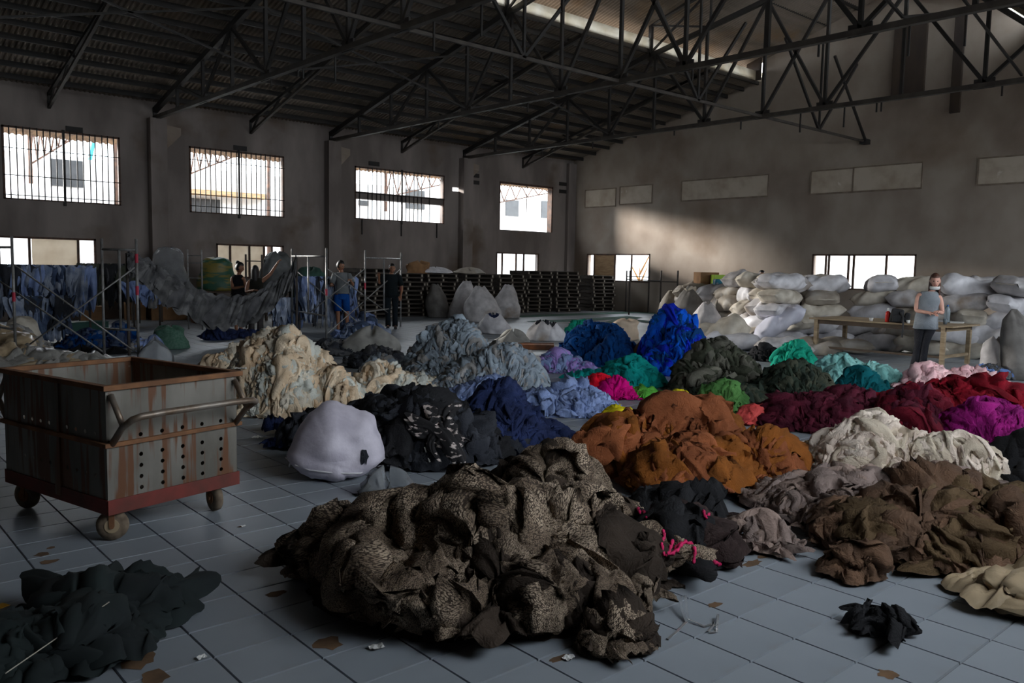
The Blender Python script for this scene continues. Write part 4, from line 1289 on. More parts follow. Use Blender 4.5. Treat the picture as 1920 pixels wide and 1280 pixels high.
panel('front_panel', 'x', CW, Z0, ZT, CD, [])
panel('side_panel', 'y', CD, Z0, ZT, CW, [])
MB().bbox((.0, .0, Z0), (CW, CD, Z0+.01)).build('bottom_plate', M_galv, ct)
for a, b in (((-.03, -.03, ZT-.03), (CW+.03, .012, ZT)), ((-.03, CD-.012, ZT-.03), (CW+.03, CD+.03, ZT)), ((-.03, 0, ZT-.03), (.012, CD, ZT)), ((CW-.012, 0, ZT-.03), (CW+.03, CD, ZT))):
    MB().bbox(a, b).build('rim_bar', M_rim, ct, bevel=.003)
for a, b in (((-.025, -.025, .555), (CW+.025, .0, .58)), ((-.025, CD, .555), (CW+.025, CD+.025, .58)), ((-.025, 0, .555), (0, CD, .58)), ((CW, 0, .555), (CW+.025, CD, .58))):
    MB().bbox(a, b).build('middle_band', M_rim, ct, bevel=.003)
for a, b in (((-.01, -.012, Z0-.03), (CW+.01, -.002, Z0+.055)), ((-.01, CD+.002, Z0-.03), (CW+.01, CD+.012, Z0+.055)), ((-.012, 0, Z0-.03), (-.002, CD, Z0+.055)), ((CW+.002, 0, Z0-.03), (CW+.012, CD, Z0+.055))):
    MB().bbox(a, b).build('base_band', M_redp, ct, bevel=.002)
for y in (.52,):
    MB().bbox((-.014, y-.03, Z0), (-.003, y+.03, ZT-.03)).build('stiffener', M_galv, ct)
for (x, y) in ((0, 0), (CW, 0), (0, CD), (CW, CD)):
    sx = 1 if x else -1; sy = 1 if y else -1
for end, sgn in ((0, -1), (CD, 1)):
    y0 = end
    z_a, z_b = .60, .58
    yy = y0+sgn*.235
    h_ = MB().tube([(.02, y0+sgn*.01, .57), (.02, y0+sgn*.12, .68), (.02, yy-sgn*.02, .735), (.06, yy, .75), (.2, yy, .755), (CW-.2, yy, .755), (CW-.06, yy, .75), (CW-.02, yy-sgn*.02, .735), (CW-.02, y0+sgn*.12, .68), (CW-.02, y0+sgn*.01, .57)], .019, 10).build('push_handle', M_tube, ct, smooth=True)
    for x in (.02, CW-.02):
        MB().tube([(x, y0+sgn*.01, .85), (x, y0+sgn*.13, .685)], .017, 8).build('handle_brace', M_tube, h_, smooth=True)
for k, (x, y, a) in enumerate(((.06, .07, .9), (CW-.1, .1, -.2), (.07, CD-.1, .3), (CW-.1, CD-.1, .5))):
    M_ = Matrix.Rotation(a, 3, 'Z') @ Matrix.Rotation(PI/2, 3, 'Y')
    cw = MB().lathe([(.0, -.028), (.055, -.028), (.084, -.02), (.088, 0), (.084, .02), (.055, .028), (0, .028)], (x, y, .088), 24, M_).build('castor_wheel', M_rubber, ct, smooth=True)
    fk = MB()
    ax_ = M_ @ Vector((0, 0, 1))
    for sgn in (-1, 1):
        o_ = ax_*.036*sgn
        fk.bar(Vector((x, y, .088))+o_, Vector((x, y, .175))+o_*.9, .03, .006)
    fk.box((x, y, .172), (.09, .09, .01))
    fk.tube([Vector((x, y, .088))-ax_*.042, Vector((x, y, .088))+ax_*.042], .014, 8)
    fk.build('castor_fork', M_rim, ct)
    MB().lathe([(.0, -.032), (.04, -.032), (.04, .032), (0, .032)], (x, y, .088), 14, M_).build('wheel_hub', mat('pale_hub', g(170, 150, 120), rough=.8) if k == 0 else M_rim, cw)
# ================================================================ TABLE AND THINGS ON IT
M_wood = mat('bare_timber', g(176, 156, 128), g(140, 120, 94), rough=.8, scale=3, stretch=(1, 1, 8))
M_dkwood = mat('dark_board', g(92, 76, 62), g(66, 56, 46), rough=.85, scale=3)
TX0, TX1, TY0, TY1, TZ = 15.0, 16.25, 5.72, 8.15, .735
tb = empty('wooden_table', ((TX0+TX1)/2, (TY0+TY1)/2, 0), label='long rough wooden work table in front of the sack wall', cat='table')
cx_, cy_ = (TX0+TX1)/2, (TY0+TY1)/2
def tbx(a, b, nm, m): return MB().bbox((a[0]-cx_, a[1]-cy_, a[2]), (b[0]-cx_, b[1]-cy_, b[2])).build(nm, m, tb)
for k in range(5):
    w = (TX1-TX0)/5
    tbx((TX0+w*k+.003, TY0-.12, TZ-.03), (TX0+w*(k+1)-.003, TY1+.1, TZ), 'table_board', M_wood)
for x in (TX0+.05, TX1-.05):
    tbx((x-.02, TY0, TZ-.11), (x+.02, TY1, TZ-.031), 'side_rail', M_dkwood)
for y in (TY0+.04, TY1-.04):
    tbx((TX0+.05, y-.02, TZ-.11), (TX1-.05, y+.02, TZ-.031), 'end_rail', M_wood)
    tbx((TX0+.05, y-.02, .16), (TX1-.05, y+.02, .21), 'stretcher', M_wood)
for x in (TX0+.05, TX1-.05):
    for y in (TY0+.04, TY1-.04):
        tbx((x-.035, y-.035, 0), (x+.035, y+.035, TZ-.03), 'leg', M_wood)
tbx((TX0+.03, TY0+.04, .16), (TX0+.07, TY1-.04, .2), 'long_stretcher', M_dkwood)
M_redb = mat('red_plastic', g(214, 44, 34), rough=.3)
M_whitep = mat('white_plastic', g(226, 226, 222), rough=.4)
M_pet = mat('clear_bottle', g(206, 224, 236), rough=.15); M_pet.node_tree.nodes['Principled BSDF'].inputs['Transmission Weight'].default_value = .7
M_blackb = mat('black_nylon', g(40, 40, 42), g(28, 28, 30), rough=.7)
def on_table(px, py):
    p = at(px, py, TZ)
    return (min(max(p[0], TX0+.08), TX1-.08), min(max(p[1], TY0), TY1), TZ)
rb = empty('red_bottle', on_table(1643, 605), label='red bottle with a pale cap on the wooden table', cat='bottle')
MB().lathe([(.0, 0), (.042, 0), (.045, .02), (.045, .15), (.04, .18), (.018, .2), (0, .2)], n=14).build('bottle_body', M_redb, rb, smooth=True)
MB().lathe([(0, .2), (.018, .2), (.018, .25), (.01, .262), (0, .262)], n=10).build('cap', M_whitep, rb)
bp = empty('backpack', on_table(1662, 606), face_rz((15, 7)), label='black backpack with a hanging strap on the wooden table', cat='backpack')
MB().box((0, 0, .125), (.24, .16, .25), (.0, .12, 0), .85).build('bag_body', M_blackb, bp, bevel=.03)
MB().box((0.0, -.1, .08), (.17, .05, .13)).build('front_pocket', M_blackb, bp, bevel=.02)
MB().box((.16, -.02, .10), (.1, .12, .17), (0, .3, 0)).build('side_pouch', M_blackb, bp, bevel=.03)
MB().tube([(.05, -.08, .2), (.1, -.14, .1), (.1, -.2, -.0), (.1, -.22, -.14), (.09, -.22, -.25)], .017, 6).build('strap', M_blackb, bp)
wbt = empty('water_bottle', on_table(1820, 601), label='clear plastic water bottle standing on the right end of the table', cat='bottle')
MB().lathe([(.0, 0), (.05, 0), (.052, .03), (.048, .09), (.053, .14), (.053, .22), (.04, .27), (.018, .3), (0, .3)], n=14).build('bottle_body', M_pet, wbt, smooth=True)
MB().lathe([(0, .3), (.018, .3), (.018, .325), (0, .325)], n=10).build('cap', mat('blue_cap', g(60, 110, 180), rough=.4), wbt)
for k, (px, py, lab, mm) in enumerate([(1612, 603, 'small white cup on the left half of the wooden table', M_whitep), (1688, 607, 'small white dish beside the backpack on the table', M_whitep), (1772, 608, 'grey glass jar in front of the sacks on the table', M_pet)]):
    o = MB().lathe([(0, 0), (.03, 0), (.04, .06+.04*(k == 2)), (.036, .06+.04*(k == 2)), (.027, .01), (0, .01)], n=12).build('cup', mm, smooth=True)
    o.location = on_table(px, py); tag(o, lab, 'cup')
o = MB().box((0, 0, .012), (.3, .22, .024), (0, 0, .3)).build('flat_parcel', M_whitep, bevel=.006); o.location = on_table(1800, 605); tag(o, 'flat pale parcel beside the water bottle on the table', 'parcel')

# ================================================================ BOXES BEHIND THE SACKS
M_card = mat('cardboard', g(150, 112, 76), g(124, 92, 62), rough=.9, scale=4)
M_green = mat('lime_green_carton', g(160, 196, 30), rough=.5)
M_bluep = mat('blue_printed_film', g(70, 160, 190), g(206, 220, 226), rough=.4, scale=4, lo=.5, hi=.56)
bale = empty('bale_platform', (0, 0, 0), label='dark wooden platform behind the left end of the sack wall', cat='platform')
PB = np.array([19.6, 12.9])
bale.location = (19.9, 12.9, 0)
bale.rotation_euler = (0, 0, R(-32))
for k in range(6):
    MB().bbox((-.8, -1.9+k*.65, 1.0), (.8, -1.9+k*.65+.6, 1.04)).build('deck_board', M_dkwood, bale)
for x in (-.75, .75):
    for y in (-1.8, 1.8):
        MB().bbox((x-.04, y-.04, 0), (x+.04, y+.04, 1.0)).build('leg', M_dkwood, bale)
def carton(name, px, pyb, w, d, h, m, lab, cat='box', flap=True, turn=0.0, P0=(19.5, 12.6)):
    # stands on the platform, along the pixel's direction
    dd = ray(px, pyb)[:2]; dd = dd/np.hypot(*dd)
    L_ = (np.array(P0)@dd)
    p = dd*L_
    o = empty(name, (p[0], p[1], 1.04), face_rz(p)+turn, label=lab, cat=cat)
    t = .006
    body = MB()
    body.bbox((-w/2, -d/2, 0), (w/2, -d/2+t, h)); body.bbox((-w/2, d/2-t, 0), (w/2, d/2, h)); body.bbox((-w/2, -d/2, 0), (-w/2+t, d/2, h)); body.bbox((w/2-t, -d/2, 0), (w/2, d/2, h)); body.bbox((-w/2, -d/2, 0), (w/2, d/2, t))
    body.build('carton_body', m, o)
    MB().bbox((-w/2, -d/2, h-.004), (w/2, d/2, h+.002)).build('lid_flap', m, o)
    return o
carton('carton', 1324, 520, .52, .5, .52, M_card, 'brown cardboard carton standing highest behind the left sacks', turn=.4)
carton('carton', 1346, 521, .30, .3, .46, M_green, 'lime green carton in front of the brown cardboard carton', turn=.4, P0=(19.2, 12.3))
carton('carton', 1395, 525, .55, .35, .46, M_card, 'brown flattened carton right of the lime green carton', turn=-.2)
for k, (px, pb, hw, ht, lab) in enumerate([(1358, 545, 22, 26, 'blue and white printed film pack below the lime green carton'), (1390, 540, 22, 20, 'second blue printed film pack right of the first one')]):
    dd = ray(px, pb)[:2]; dd = dd/np.hypot(*dd); p = dd*(np.array([18.7, 12.1])@dd)
    o = MB().box((0, 0, .17), (.55, .4, .34)).build('film_pack', M_bluep, bevel=.04)
    o.location = (p[0], p[1], 1.05); o.rotation_euler = (0, 0, face_rz(p)+.2); tag(o, lab, 'pack')

# ================================================================ PALLETS
M_pal = mat('dark_pallet_wood', g(72, 64, 56), g(52, 46, 42), rough=.9, scale=4, stretch=(1, 1, 3))
M_pale = mat('pale_block_end', g(168, 160, 146), g(140, 130, 116), rough=.9, scale=10)
def make_pallet():
    r_ = empty('pallet', (0, 0, 0))
    for k in range(5):
        MB().bbox((-.6, .0+k*.21, .112), (.6, .16+k*.21, .134)).build('deck_slat', M_pal, r_)
    for k in range(2):
        MB().bbox((-.6, .0+k*.85, .0), (.6, .12+k*.85, .02)).build('bottom_slat', M_pal, r_)
    for x in (-.55, 0, .55):
        MB().bbox((x-.045, 0.01, .02), (x+.045, .98, .112)).build('bearer', M_pal, r_)
        MB().bbox((x-.022, -.004, .028), (x+.022, .011, .098)).build('block_end', M_pale, r_)
    return r_
pal0 = make_pallet(); pfirst = [True]
def put_pallet(loc, rz, lab, grp):
    o = pal0 if pfirst[0] else copy_tree(pal0)
    pfirst[0] = False
    o.location = loc; o.rotation_euler = (0, 0, rz)
    tag(o, lab, 'pallet', grp)
rnd = random.Random(4)
stacks = [(705, 21.0, 11, 0), (765, 21.3, 10, 0), (829, 21.4, 10, 0), (900, 21.4, 10, 0), (960, 21.4, 10, 0), (1012, 21.5, 11, 0), (1066, 21.4, 11, 0), (1132, 21.3, 10, 0)]
names_ = ['leftmost stack behind the scaffold', 'second stack from the left', 'third stack from the left', 'fourth stack from the left', 'fifth stack from the left', 'sixth stack from the left', 'seventh stack from the left', 'rightmost stack by the corner window']
for si, (px, Y, n, _) in enumerate(stacks):
    X = aty(px, 550, Y)[0]
    for k in range(n):
        put_pallet((X+rnd.uniform(-.06, .06), Y+rnd.uniform(-.04, .04), k*.1345), rnd.uniform(-.04, .04),
                   'dark wooden pallet, %s from the floor in the %s' % (ordn[k], names_[si]), 'stacked pallets along the back wall')
# loose sheets and a carton on the pallets
for k, (px, w, mm, lab) in enumerate([(785, .6, M_card, 'crumpled brown carton on top of the second pallet stack'), (815, .9, M_sack[0], 'folded pale plastic sheet on top of the third pallet stack'), (880, .8, M_sack[3], 'folded grey sheet on top of the fourth pallet stack')]):
    P = aty(px, 495, 21.8)
    o = slumped('folded_sheet' if k else 'crushed_carton', lab, P, [(0, .4), (.02, .45*w*1.3), (.08, .42*w*1.2), (.14 if k else .32, .3), (.16 if k else .36, .05)], m=mm, seed=200+k, cat='sheet' if k else 'box', sx=1.2, wr=2)
    o.location = (P[0], 21.8, 1.35 if k else 1.34)

# metal rack frames by the corner window and dark crates
M_pipe = mat('grey_scaffold_pipe', g(150, 150, 150), g(118, 116, 112), rough=.45, metal=.4, scale=10)
M_dpipe = mat('dark_rusty_pipe', g(70, 62, 56), g(52, 46, 42), rough=.7, scale=6)
M_redc = mat('red_paint_collar', g(176, 34, 60), rough=.5)
rk = empty('pipe_rack', (24.0, 19.0, 0), label='dark pipe rack standing before the corner window of the right wall', cat='rack')
pts = [(1173, 584), (1179, 590), (1215, 586), (1237, 590), (1243, 586), (1268, 594)]
for px, py in pts:
    P = at(px, py)
    T = up_at(px-1, 507, P)
    MB().tube([(P[0]-24, P[1]-19, 0), (P[0]-24, P[1]-19, T[2])], .03, 8).build('post', M_dpipe, rk)
for (a, b, z) in ((0, 2, 1.33), (0, 3, 1.22), (1, 5, 1.2)):
    A_, B_ = at(*pts[a]), at(*pts[b])
    MB().tube([(A_[0]-24, A_[1]-19, z), (B_[0]-24, B_[1]-19, z)], .02, 6).build('rail', M_dpipe, rk)
for k, (px0, px1, pb, h, lab) in enumerate([(1160, 1190, 580, .75, 'dark wooden crate right of the pallet stacks'), (1192, 1236, 582, .8, 'wider dark crate in front of the corner window')]):
    A_, B_ = at(px0, pb), at(px1, pb)
    w = math.dist(A_[:2], B_[:2])
    o = empty('crate', ((A_[0]+B_[0])/2, (A_[1]+B_[1])/2+.4, 0), face_rz(A_), label=lab, cat='crate')
    for j in range(6):
        MB().bbox((-w/2, -.35, .02+j*h/6), (w/2, -.33, .02+(j+.85)*h/6)).build('slat', M_dkwood, o)
    MB().bbox((-w/2, -.33, .02), (-w/2+.03, .35, h)).build('end_board', M_dkwood, o)
    MB().bbox((w/2-.03, -.33, .02), (w/2, .35, h)).build('end_board', M_dkwood, o)
    MB().bbox((-w/2, .33, 0), (w/2, .35, h)).build('back_board', M_dkwood, o)
    MB().bbox((-w/2, -.35, h), (w/2, .35, h+.02)).build('lid', M_dkwood, o)

# ================================================================ SCAFFOLD FRAMES
def post(par, o0, P, top, col=None, r=.021, z0=0.0):
    p_ = MB().tube([(P[0]-o0[0], P[1]-o0[1], z0), (P[0]-o0[0], P[1]-o0[1], top)], r, 10).build('post', M_pipe, par, smooth=True)
    for z in (col or []):
        MB().tube([(P[0]-o0[0], P[1]-o0[1], z-.07), (P[0]-o0[0], P[1]-o0[1], z+.07)], r+.004, 10).build('red_collar', M_redc, p_)
def frame(o, A0, a, b, top=1.92, cols=((), ())):
    A_, B_ = np.array(a), np.array(b)
    post(o, A0, A_, top, cols[0]); post(o, A0, B_, top, cols[1])
    M1 = A_+(B_-A_)*.5
    post(o, A0, M1, 1.74, z0=.5)
    for z in (1.75, .5):
        MB().tube([(A_[0]-A0[0], A_[1]-A0[1], z), (B_[0]-A0[0], B_[1]-A0[1], z)], .019, 8).build('ledger', M_pipe, o, smooth=True)
def brace(o, A0, a, b, za=1.5, zb=.12):
    MB().tube([(a[0]-A0[0], a[1]-A0[1], za), (b[0]-A0[0], b[1]-A0[1], zb)], .013, 6).build('cross_brace', M_pipe, o, smooth=True)
A_, B_ = at(548, 622)[:2], at(612, 637)[:2]
C_, D_ = at(684, 625)[:2], at(751, 612)[:2]
o = empty('scaffold', (A_[0], A_[1], 0), label='grey pipe scaffold with crossed braces in front of the man in blue shorts', cat='scaffold')
frame(o, A_, A_, B_, cols=((), (1.0,))); frame(o, A_, C_, D_, cols=((1.1,), (1.0,)))
for a, b in ((A_, C_), (C_, A_), (B_, D_), (D_, B_)): brace(o, A_, a, b)
E0, E1 = at(196, 675)[:2], at(260, 678)[:2]
G0, G1 = at(30, 679)[:2], at(-45, 660)[:2]
o = empty('scaffold', (E0[0], E0[1], 0), label='grey pipe scaffold with red collars directly behind the rusty cart', cat='scaffold')
frame(o, E0, E0, E1, cols=((), (1.62, 1.12))); frame(o, E0, G0, G1, cols=((1.0,), ()))
for a, b in ((G0, E1), (E1, G0), (G1, E0)): brace(o, E0, a, b)
# narrow ladder frame further back
P1, P2 = at(354, 617)[:2], at(380, 618)[:2]
o = empty('ladder_frame', (P1[0], P1[1], 0), label='narrow ladder-like pipe frame behind the hanging grey cloth', cat='ladder')
for P in (P1, P2):
    MB().tube([(P[0]-P1[0], P[1]-P1[1], 0), (P[0]-P1[0], P[1]-P1[1], 1.86)], .02, 8).build('upright', M_pipe, o)
for z in (.3, .75, 1.2, 1.55, 1.72):
    MB().tube([(0, 0, z), (P2[0]-P1[0], P2[1]-P1[1], z)], .014, 6).build('rung', M_pipe, o)
P1, P2 = at(462, 615)[:2], at(492, 614)[:2]
o = empty('ladder_frame', (P1[0], P1[1], 0), label='narrow pipe frame standing in front of the second low window', cat='ladder')
for P in (P1, P2):
    MB().tube([(P[0]-P1[0], P[1]-P1[1], 0), (P[0]-P1[0], P[1]-P1[1], 1.78)], .025, 8).build('upright', M_dpipe, o)
for z in (.6, 1.1, 1.62):
    MB().tube([(0, 0, z), (P2[0]-P1[0], P2[1]-P1[1], z)], .016, 6).build('rung', M_dpipe, o)
# ================================================================ HANGING CLOTH
def hang(name, label, a, b, z0, drop, N, mats, seed=1, wid=.3, cat='clothes', rail=True, ends=None, jit=.25, part='hanging_garment', dep=.18, kind=None):
    """garments slung over a line from a to b (floor points) at height z0"""
    a, b = np.array(a[:2]), np.array(b[:2])
    root = empty(name, (a[0], a[1], 0), label=label, cat=cat)
    d = (b-a); L = np.hypot(*d); d = d/L; nrm = np.array([d[1], -d[0]])
    if nrm@(a) > 0: nrm = -nrm
    rs = np.random.RandomState(seed)
    nu, nv = 16, 14
    F = grid_faces(nu, nv)
    for k in range(N):
        s = rs.uniform(0, L); w = wid*rs.uniform(.6, 1.3); dr = drop*rs.uniform(1-jit*1.6, 1+jit)
        off = rs.uniform(0, dep)
        u = np.linspace(-1, 1, nu)[:, None]; v = np.linspace(0, 1, nv)[None, :]
        p = rs.uniform(0, 7, 8)
        fold = .035*np.sin(5*u+p[0]+2*v)+.022*np.sin(11*u+p[1]+3*np.sin(2*v+p[2]))+.03*np.sin(7*v+p[3]+2*u)
        sl = rs.uniform(-.3, .3)
        X = s + w*u*(1-.25*v+.2*np.sin(3*v+p[4])) + sl*v*.3
        D = off + fold*(.4+v) + .05*np.sin(3*v+p[5])
        Z = z0 - dr*v*(1+.12*np.sin(4*u+p[6])+.06*np.sin(9*u+p[7])) + .03*np.sin(6*u+p[1])*(v < .1) + .02
        zz = z0
        Z = np.maximum(Z, .02)
        P = np.stack(np.broadcast_arrays(d[0]*X+nrm[0]*D, d[1]*X+nrm[1]*D, Z), -1).reshape(-1, 3)
        np_mesh(part, P, F, mats[rs.randint(len(mats))], root, tint=np.full(len(P), rs.uniform(0, 1)), uv=P[:, :2], kind=kind)
    if rail:
        MB().tube([(0, 0, z0), (d[0]*L, d[1]*L, z0)], .02, 6).build('rail', M_dpipe, root)
        for q in ((0, 0), (d[0]*L, d[1]*L)):
            MB().tube([(q[0], q[1], 0), (q[0], q[1], z0)], .022, 6).build('post', M_dpipe, root)
    return root
hang('denim_rack', 'rack heaped with dark and faded blue denim at the left edge', at(-60, 640), at(170, 634), 1.42, .75, 90, [K['denim'], K['denim2'], K['denim'], K['char'], K['peri']], 3, .17)
hang('denim_rack', 'lower tier of denim hanging under the rack at the left edge', at(20, 648), at(120, 640), .85, .7, 26, [K['denim'], K['denim2'], K['char']], 4, .17, rail=True)
hang('denim_rack', 'rack of blue speckled jeans behind the right-hand scaffold frames', at(562, 622), at(655, 618), 1.25, .85, 70, [K['denim'], K['denim2'], K['char'], K['peri']], 5, .15)
hang('denim_rack', 'short rack of light blue jeans between the dark-haired person and the scaffold', at(512, 622), at(545, 620), .75, .6, 14, [K['denim'], K['denim2']], 6, .2)
hang('dark_clothes_rack', 'rack of dark clothes hanging behind the denim near the left low window', at(150, 612), at(262, 606), 1.45, .8, 20, [K['black'], K['char'], K['dgrey'], K['olive']], 7, .25)
hang('pale_shirts', 'pale grey shirts hanging low under the swag of dark cloth', at(252, 612), at(300, 612), 1.05, .5, 7, [K['grey2'], K['peri']], 8, .22)

# long swag of frilly dark grey cloth slung on a rope
swp = [(238, 474), (262, 486), (290, 502), (322, 525), (360, 545), (400, 562), (440, 566), (480, 556), (520, 530), (545, 505), (556, 482)]
dist0 = [15.2, 15.4, 15.7, 16.1, 16.5, 16.9, 17.2, 17.4, 17.6, 17.8, 18.0]
def ray_pt(px, py, D):
    d = ray(px, py); return CAM + d/math.hypot(d[0], d[1])*D
ctr = [ray_pt(px, py, D) for (px, py), D in zip(swp, dist0)]
sw = empty('cloth_swag', tuple(ctr[5]), label='long sagging swag of frilly dark grey cloth slung on a rope behind the scaffold', cat='cloth')
def curve_at(t):
    x = t*(len(ctr)-1); i = min(int(x), len(ctr)-2); f_ = x-i
    return ctr[i]*(1-f_)+ctr[i+1]*f_
rs = np.random.RandomState(9)
M_swag = cloth('swag_cloth', (112, 112, 112), (66, 66, 68), .35)
for layer in range(9):
    nu, nv = 240, 10
    P = np.zeros((nu, nv, 3))
    p = rs.uniform(0, 7, 6)
    for i in range(nu):
        t = i/(nu-1); c = curve_at(t)
        hd = .10+.20*math.sin(PI*min(1, t*1.05+.03)) + .18*max(0, t-.6)
        for j in range(nv):
            v = j/(nv-1)
            out = -.10*layer/9*1.4 + .05*math.sin(38*t+p[0]+3*v) + .04*math.sin(97*t+p[1]+5*v+2*math.sin(31*t))
            zz = -hd*(v*1.5-.35)*(1+.25*math.sin(29*t+p[2])) + .03*math.sin(83*t+p[3]) - .02*layer
            dd = c[:2]/np.hypot(*c[:2])
            P[i, j] = [c[0]+dd[0]*out, c[1]+dd[1]*out, c[2]+zz]
    np_mesh('ruffle', P.reshape(-1, 3)-ctr[5], grid_faces(nu, nv), M_swag if layer % 3 else K['dgrey'], sw, tint=np.full(nu*nv, rs.uniform()), uv=np.zeros((nu*nv, 2)))
MB().tube([tuple(c-ctr[5]) for c in ctr], .012, 6).build('rope', M_dpipe, sw)
o = ray_pt(238, 474, 15.2)
for (px, D, pt) in ((238, 15.2, 474), (556, 18.0, 482)):
    q = ray_pt(px, pt, D)
    MB().tube([(q[0]-ctr[5][0], q[1]-ctr[5][1], -ctr[5][2]), (q[0]-ctr[5][0], q[1]-ctr[5][1], q[2]-ctr[5][2])], .025, 8).build('carrying_post', M_dpipe, sw)

# ================================================================ PLASTIC BAGS, BALES AND LITTER
def film(name, c, trans=.35, rough=.25):
    m = mat(name, g(*c), g(*[x*.85 for x in c]), rough=rough, scale=6, bump=.5, bscale=18)
    b = m.node_tree.nodes['Principled BSDF']
    b.inputs['Transmission Weight'].default_value = trans
    b.inputs['IOR'].default_value = 1.15
    return m
M_film = film('cloudy_plastic_film', (222, 226, 230), .75, .15)
M_film2 = film('grey_plastic_wrap', (170, 168, 162), .2, .35)
M_filmb = film('beige_plastic_film', (196, 174, 142), .25, .3)
def blob(name, label, px, pyb, hw, ht, m, cat, seed=1, sx=1.0, sy=.8, top=.3, wr=2.0, lift=0.0, extra=0.0, group=None):
    P = at(px, pyb); sc = depth(P)/FPX; w, h = hw*sc, ht*sc
    P = P*(1+sy*w/np.hypot(P[0], P[1]))
    o = slumped(name, label, P, [(0, w*.85), (.01, w), (h*.3, w*1.0), (h*.6, w*.78), (h*.85, w*(top+.2)), (h*.97, w*top), (h, w*top*.3)], m=m, rz=face_rz(P), seed=seed, cat=cat, sx=sx, sy=sy, wr=wr, group=group)
    o.location.z = lift
    return o
# raised bags in the sewing area (on a long low bench)
bench = empty('long_bench', (7.9, 20.5, 0), label='long dark bench behind the swag of grey cloth', cat='bench')
A1, A2 = at(250, 604), at(545, 600)
bench.location = (A1[0], A1[1], 0)
v_ = A2-A1
nb_ = 5
for k in range(nb_):
    q0, q1 = v_*(k/nb_), v_*((k+.96)/nb_)
    MB().bar((q0[0], q0[1], .8), (q1[0], q1[1], .8), .8, .05).build('bench_board', M_dkwood, bench)
for k in range(7):
    q = v_*k/6
    MB().bar((q[0], q[1], 0), (q[0], q[1], .78), .06).build('leg', M_dkwood, bench)
blob('plastic_bag', 'large cloudy plastic bag bulging above the swag left of the ladder frame', 318, 604, 36, 80, M_film, 'bag', 301, lift=.82, top=.5, wr=1)
blob('striped_bag', 'green and yellow striped woven bag above the swag behind the woman in the tank top', 408, 604, 36, 62, mat('striped_green_bag', g(40, 84, 64), g(118, 106, 44), rough=.5, scale=3, stretch=(.6, .6, 3), lo=.48, hi=.54), 'bag', 302, lift=.82, top=.55, wr=.8)
blob('plastic_bag', 'grey plastic bundle above the swag behind the dark-haired person', 520, 604, 34, 72, film('dark_plastic_film', (110, 112, 112), .2), 'bag', 303, lift=.82, top=.5)
blob('cloth_bundle', 'greenish cloth bundle behind the denim at the scaffold', 585, 606, 34, 60, mat('dark_green_cloth2', g(60, 96, 84), g(44, 70, 62), rough=.9), 'bundle', 304, lift=.6, top=.5)
for k, (px, pb, w, d, h, lab, m) in enumerate([(172, 606, .55, .4, .42, 'brown cardboard box on the floor under the dark clothes rack', M_card), (255, 600, .5, .4, .55, 'brown cardboard box under the pale shirts', M_card), (318, 600, .9, .5, .55, 'wide brown wooden box under the swag of grey cloth', M_card), (395, 606, .7, .5, .6, 'reddish brown box under the swag behind the tank top', mat('red_brown_box', g(110, 72, 48), rough=.9)), (170, 620, .8, .4, .2, 'low dark green tray beside the cardboard box', mat('green_tray', g(24, 84, 74), rough=.5))]):
    P = at(px, pb)
    o = empty('box', (P[0], P[1], 0), face_rz(P)+.1*k, label=lab, cat='box')
    MB().bbox((-w/2, 0, .0), (w/2, d, h*.94)).build('box_body', m, o, bevel=.006)
    MB().bbox((-w/2-.01, -.01, h*.94), (w/2+.01, d+.01, h)).build('lid', m, o)
heap('beige plastic-wrapped bundles heaped at the left edge before the denim', [lp(-60, 80, 672, 622, .6), lp(-20, 75, 690, 652, .6)], M_film2, 50, .2, (16, 12), 601, mats=[M_film2, K['grey2'], M_filmb], strip=.2, folds=3.5, amp=.4)
heap('pale plastic sheeting lying flat behind the rusty cart', [lp(30, 190, 690, 668, .4)], M_filmb, 26, .2, (16, 12), 602, mats=[M_filmb, M_film2], strip=.2, folds=3.5, amp=.3)
blob('plastic_bag', 'white plump bag at the left edge under the denim rack', 42, 652, 34, 56, M_sack[1], 'bag', 305, top=.5, wr=.8)
blob('net_bag', 'green net bag stuffed with cloth on the floor behind the cart', 318, 656, 34, 42, mat('green_net', g(52, 92, 74), g(80, 110, 96), rough=.8, scale=30, bump=.5, bscale=90), 'bag', 306, top=.6, wr=1.2)
blob('film_bag', 'translucent pointed plastic bag standing behind the right rim of the cart', 291, 684, 30, 48, M_film, 'bag', 307, top=.12, wr=1.4)
blob('plastic_wrap', 'crumpled beige plastic wrap between the cream and the blue-grey heaps', 700, 668, 52, 46, M_film2, 'wrap', 308, top=.35, sx=1.0, wr=3)
blob('paper_bale', 'pale beige paper bundle behind the deep blue heap', 1172, 638, 26, 38, mat('pale_paper', g(206, 186, 164), g(190, 170, 150), rough=.7, bump=.3), 'bundle', 309, top=.7, wr=1)
blob('plastic_sheet', 'grey plastic sheet bunched behind the right half of the blue-grey heap', 960, 652, 36, 26, M_film2, 'wrap', 310, top=.3, wr=3)
blob('clear_bag', 'clear crumpled plastic bag lying beside the white sack', 722, 936, 56, 24, M_film, 'bag', 311, top=.5, sy=.6, wr=4)
heap('beige plastic sack crumpled on the bare tiles at the right edge', [lp(1835, 2040, 1148, 1092, .45, p=2.2)], M_filmb, 22, .15, (26, 20), 812, name='plastic_sack', category='bag', single=26, strip=.15, folds=3.5, amp=.35, rough=.3)
P0 = at(1016, 655)
o = MB().box((0, 0, .05), (.75, .5, .1)).build('flat_tray', mat('orange_brown_tray', g(150, 90, 50), g(90, 60, 44), rough=.8, scale=5), bevel=.01); o.location = (P0[0], P0[1]+.2, 0); o.rotation_euler = (0, 0, face_rz(P0)); tag(o, 'flat orange-brown tray on the floor before the small bags', 'tray')
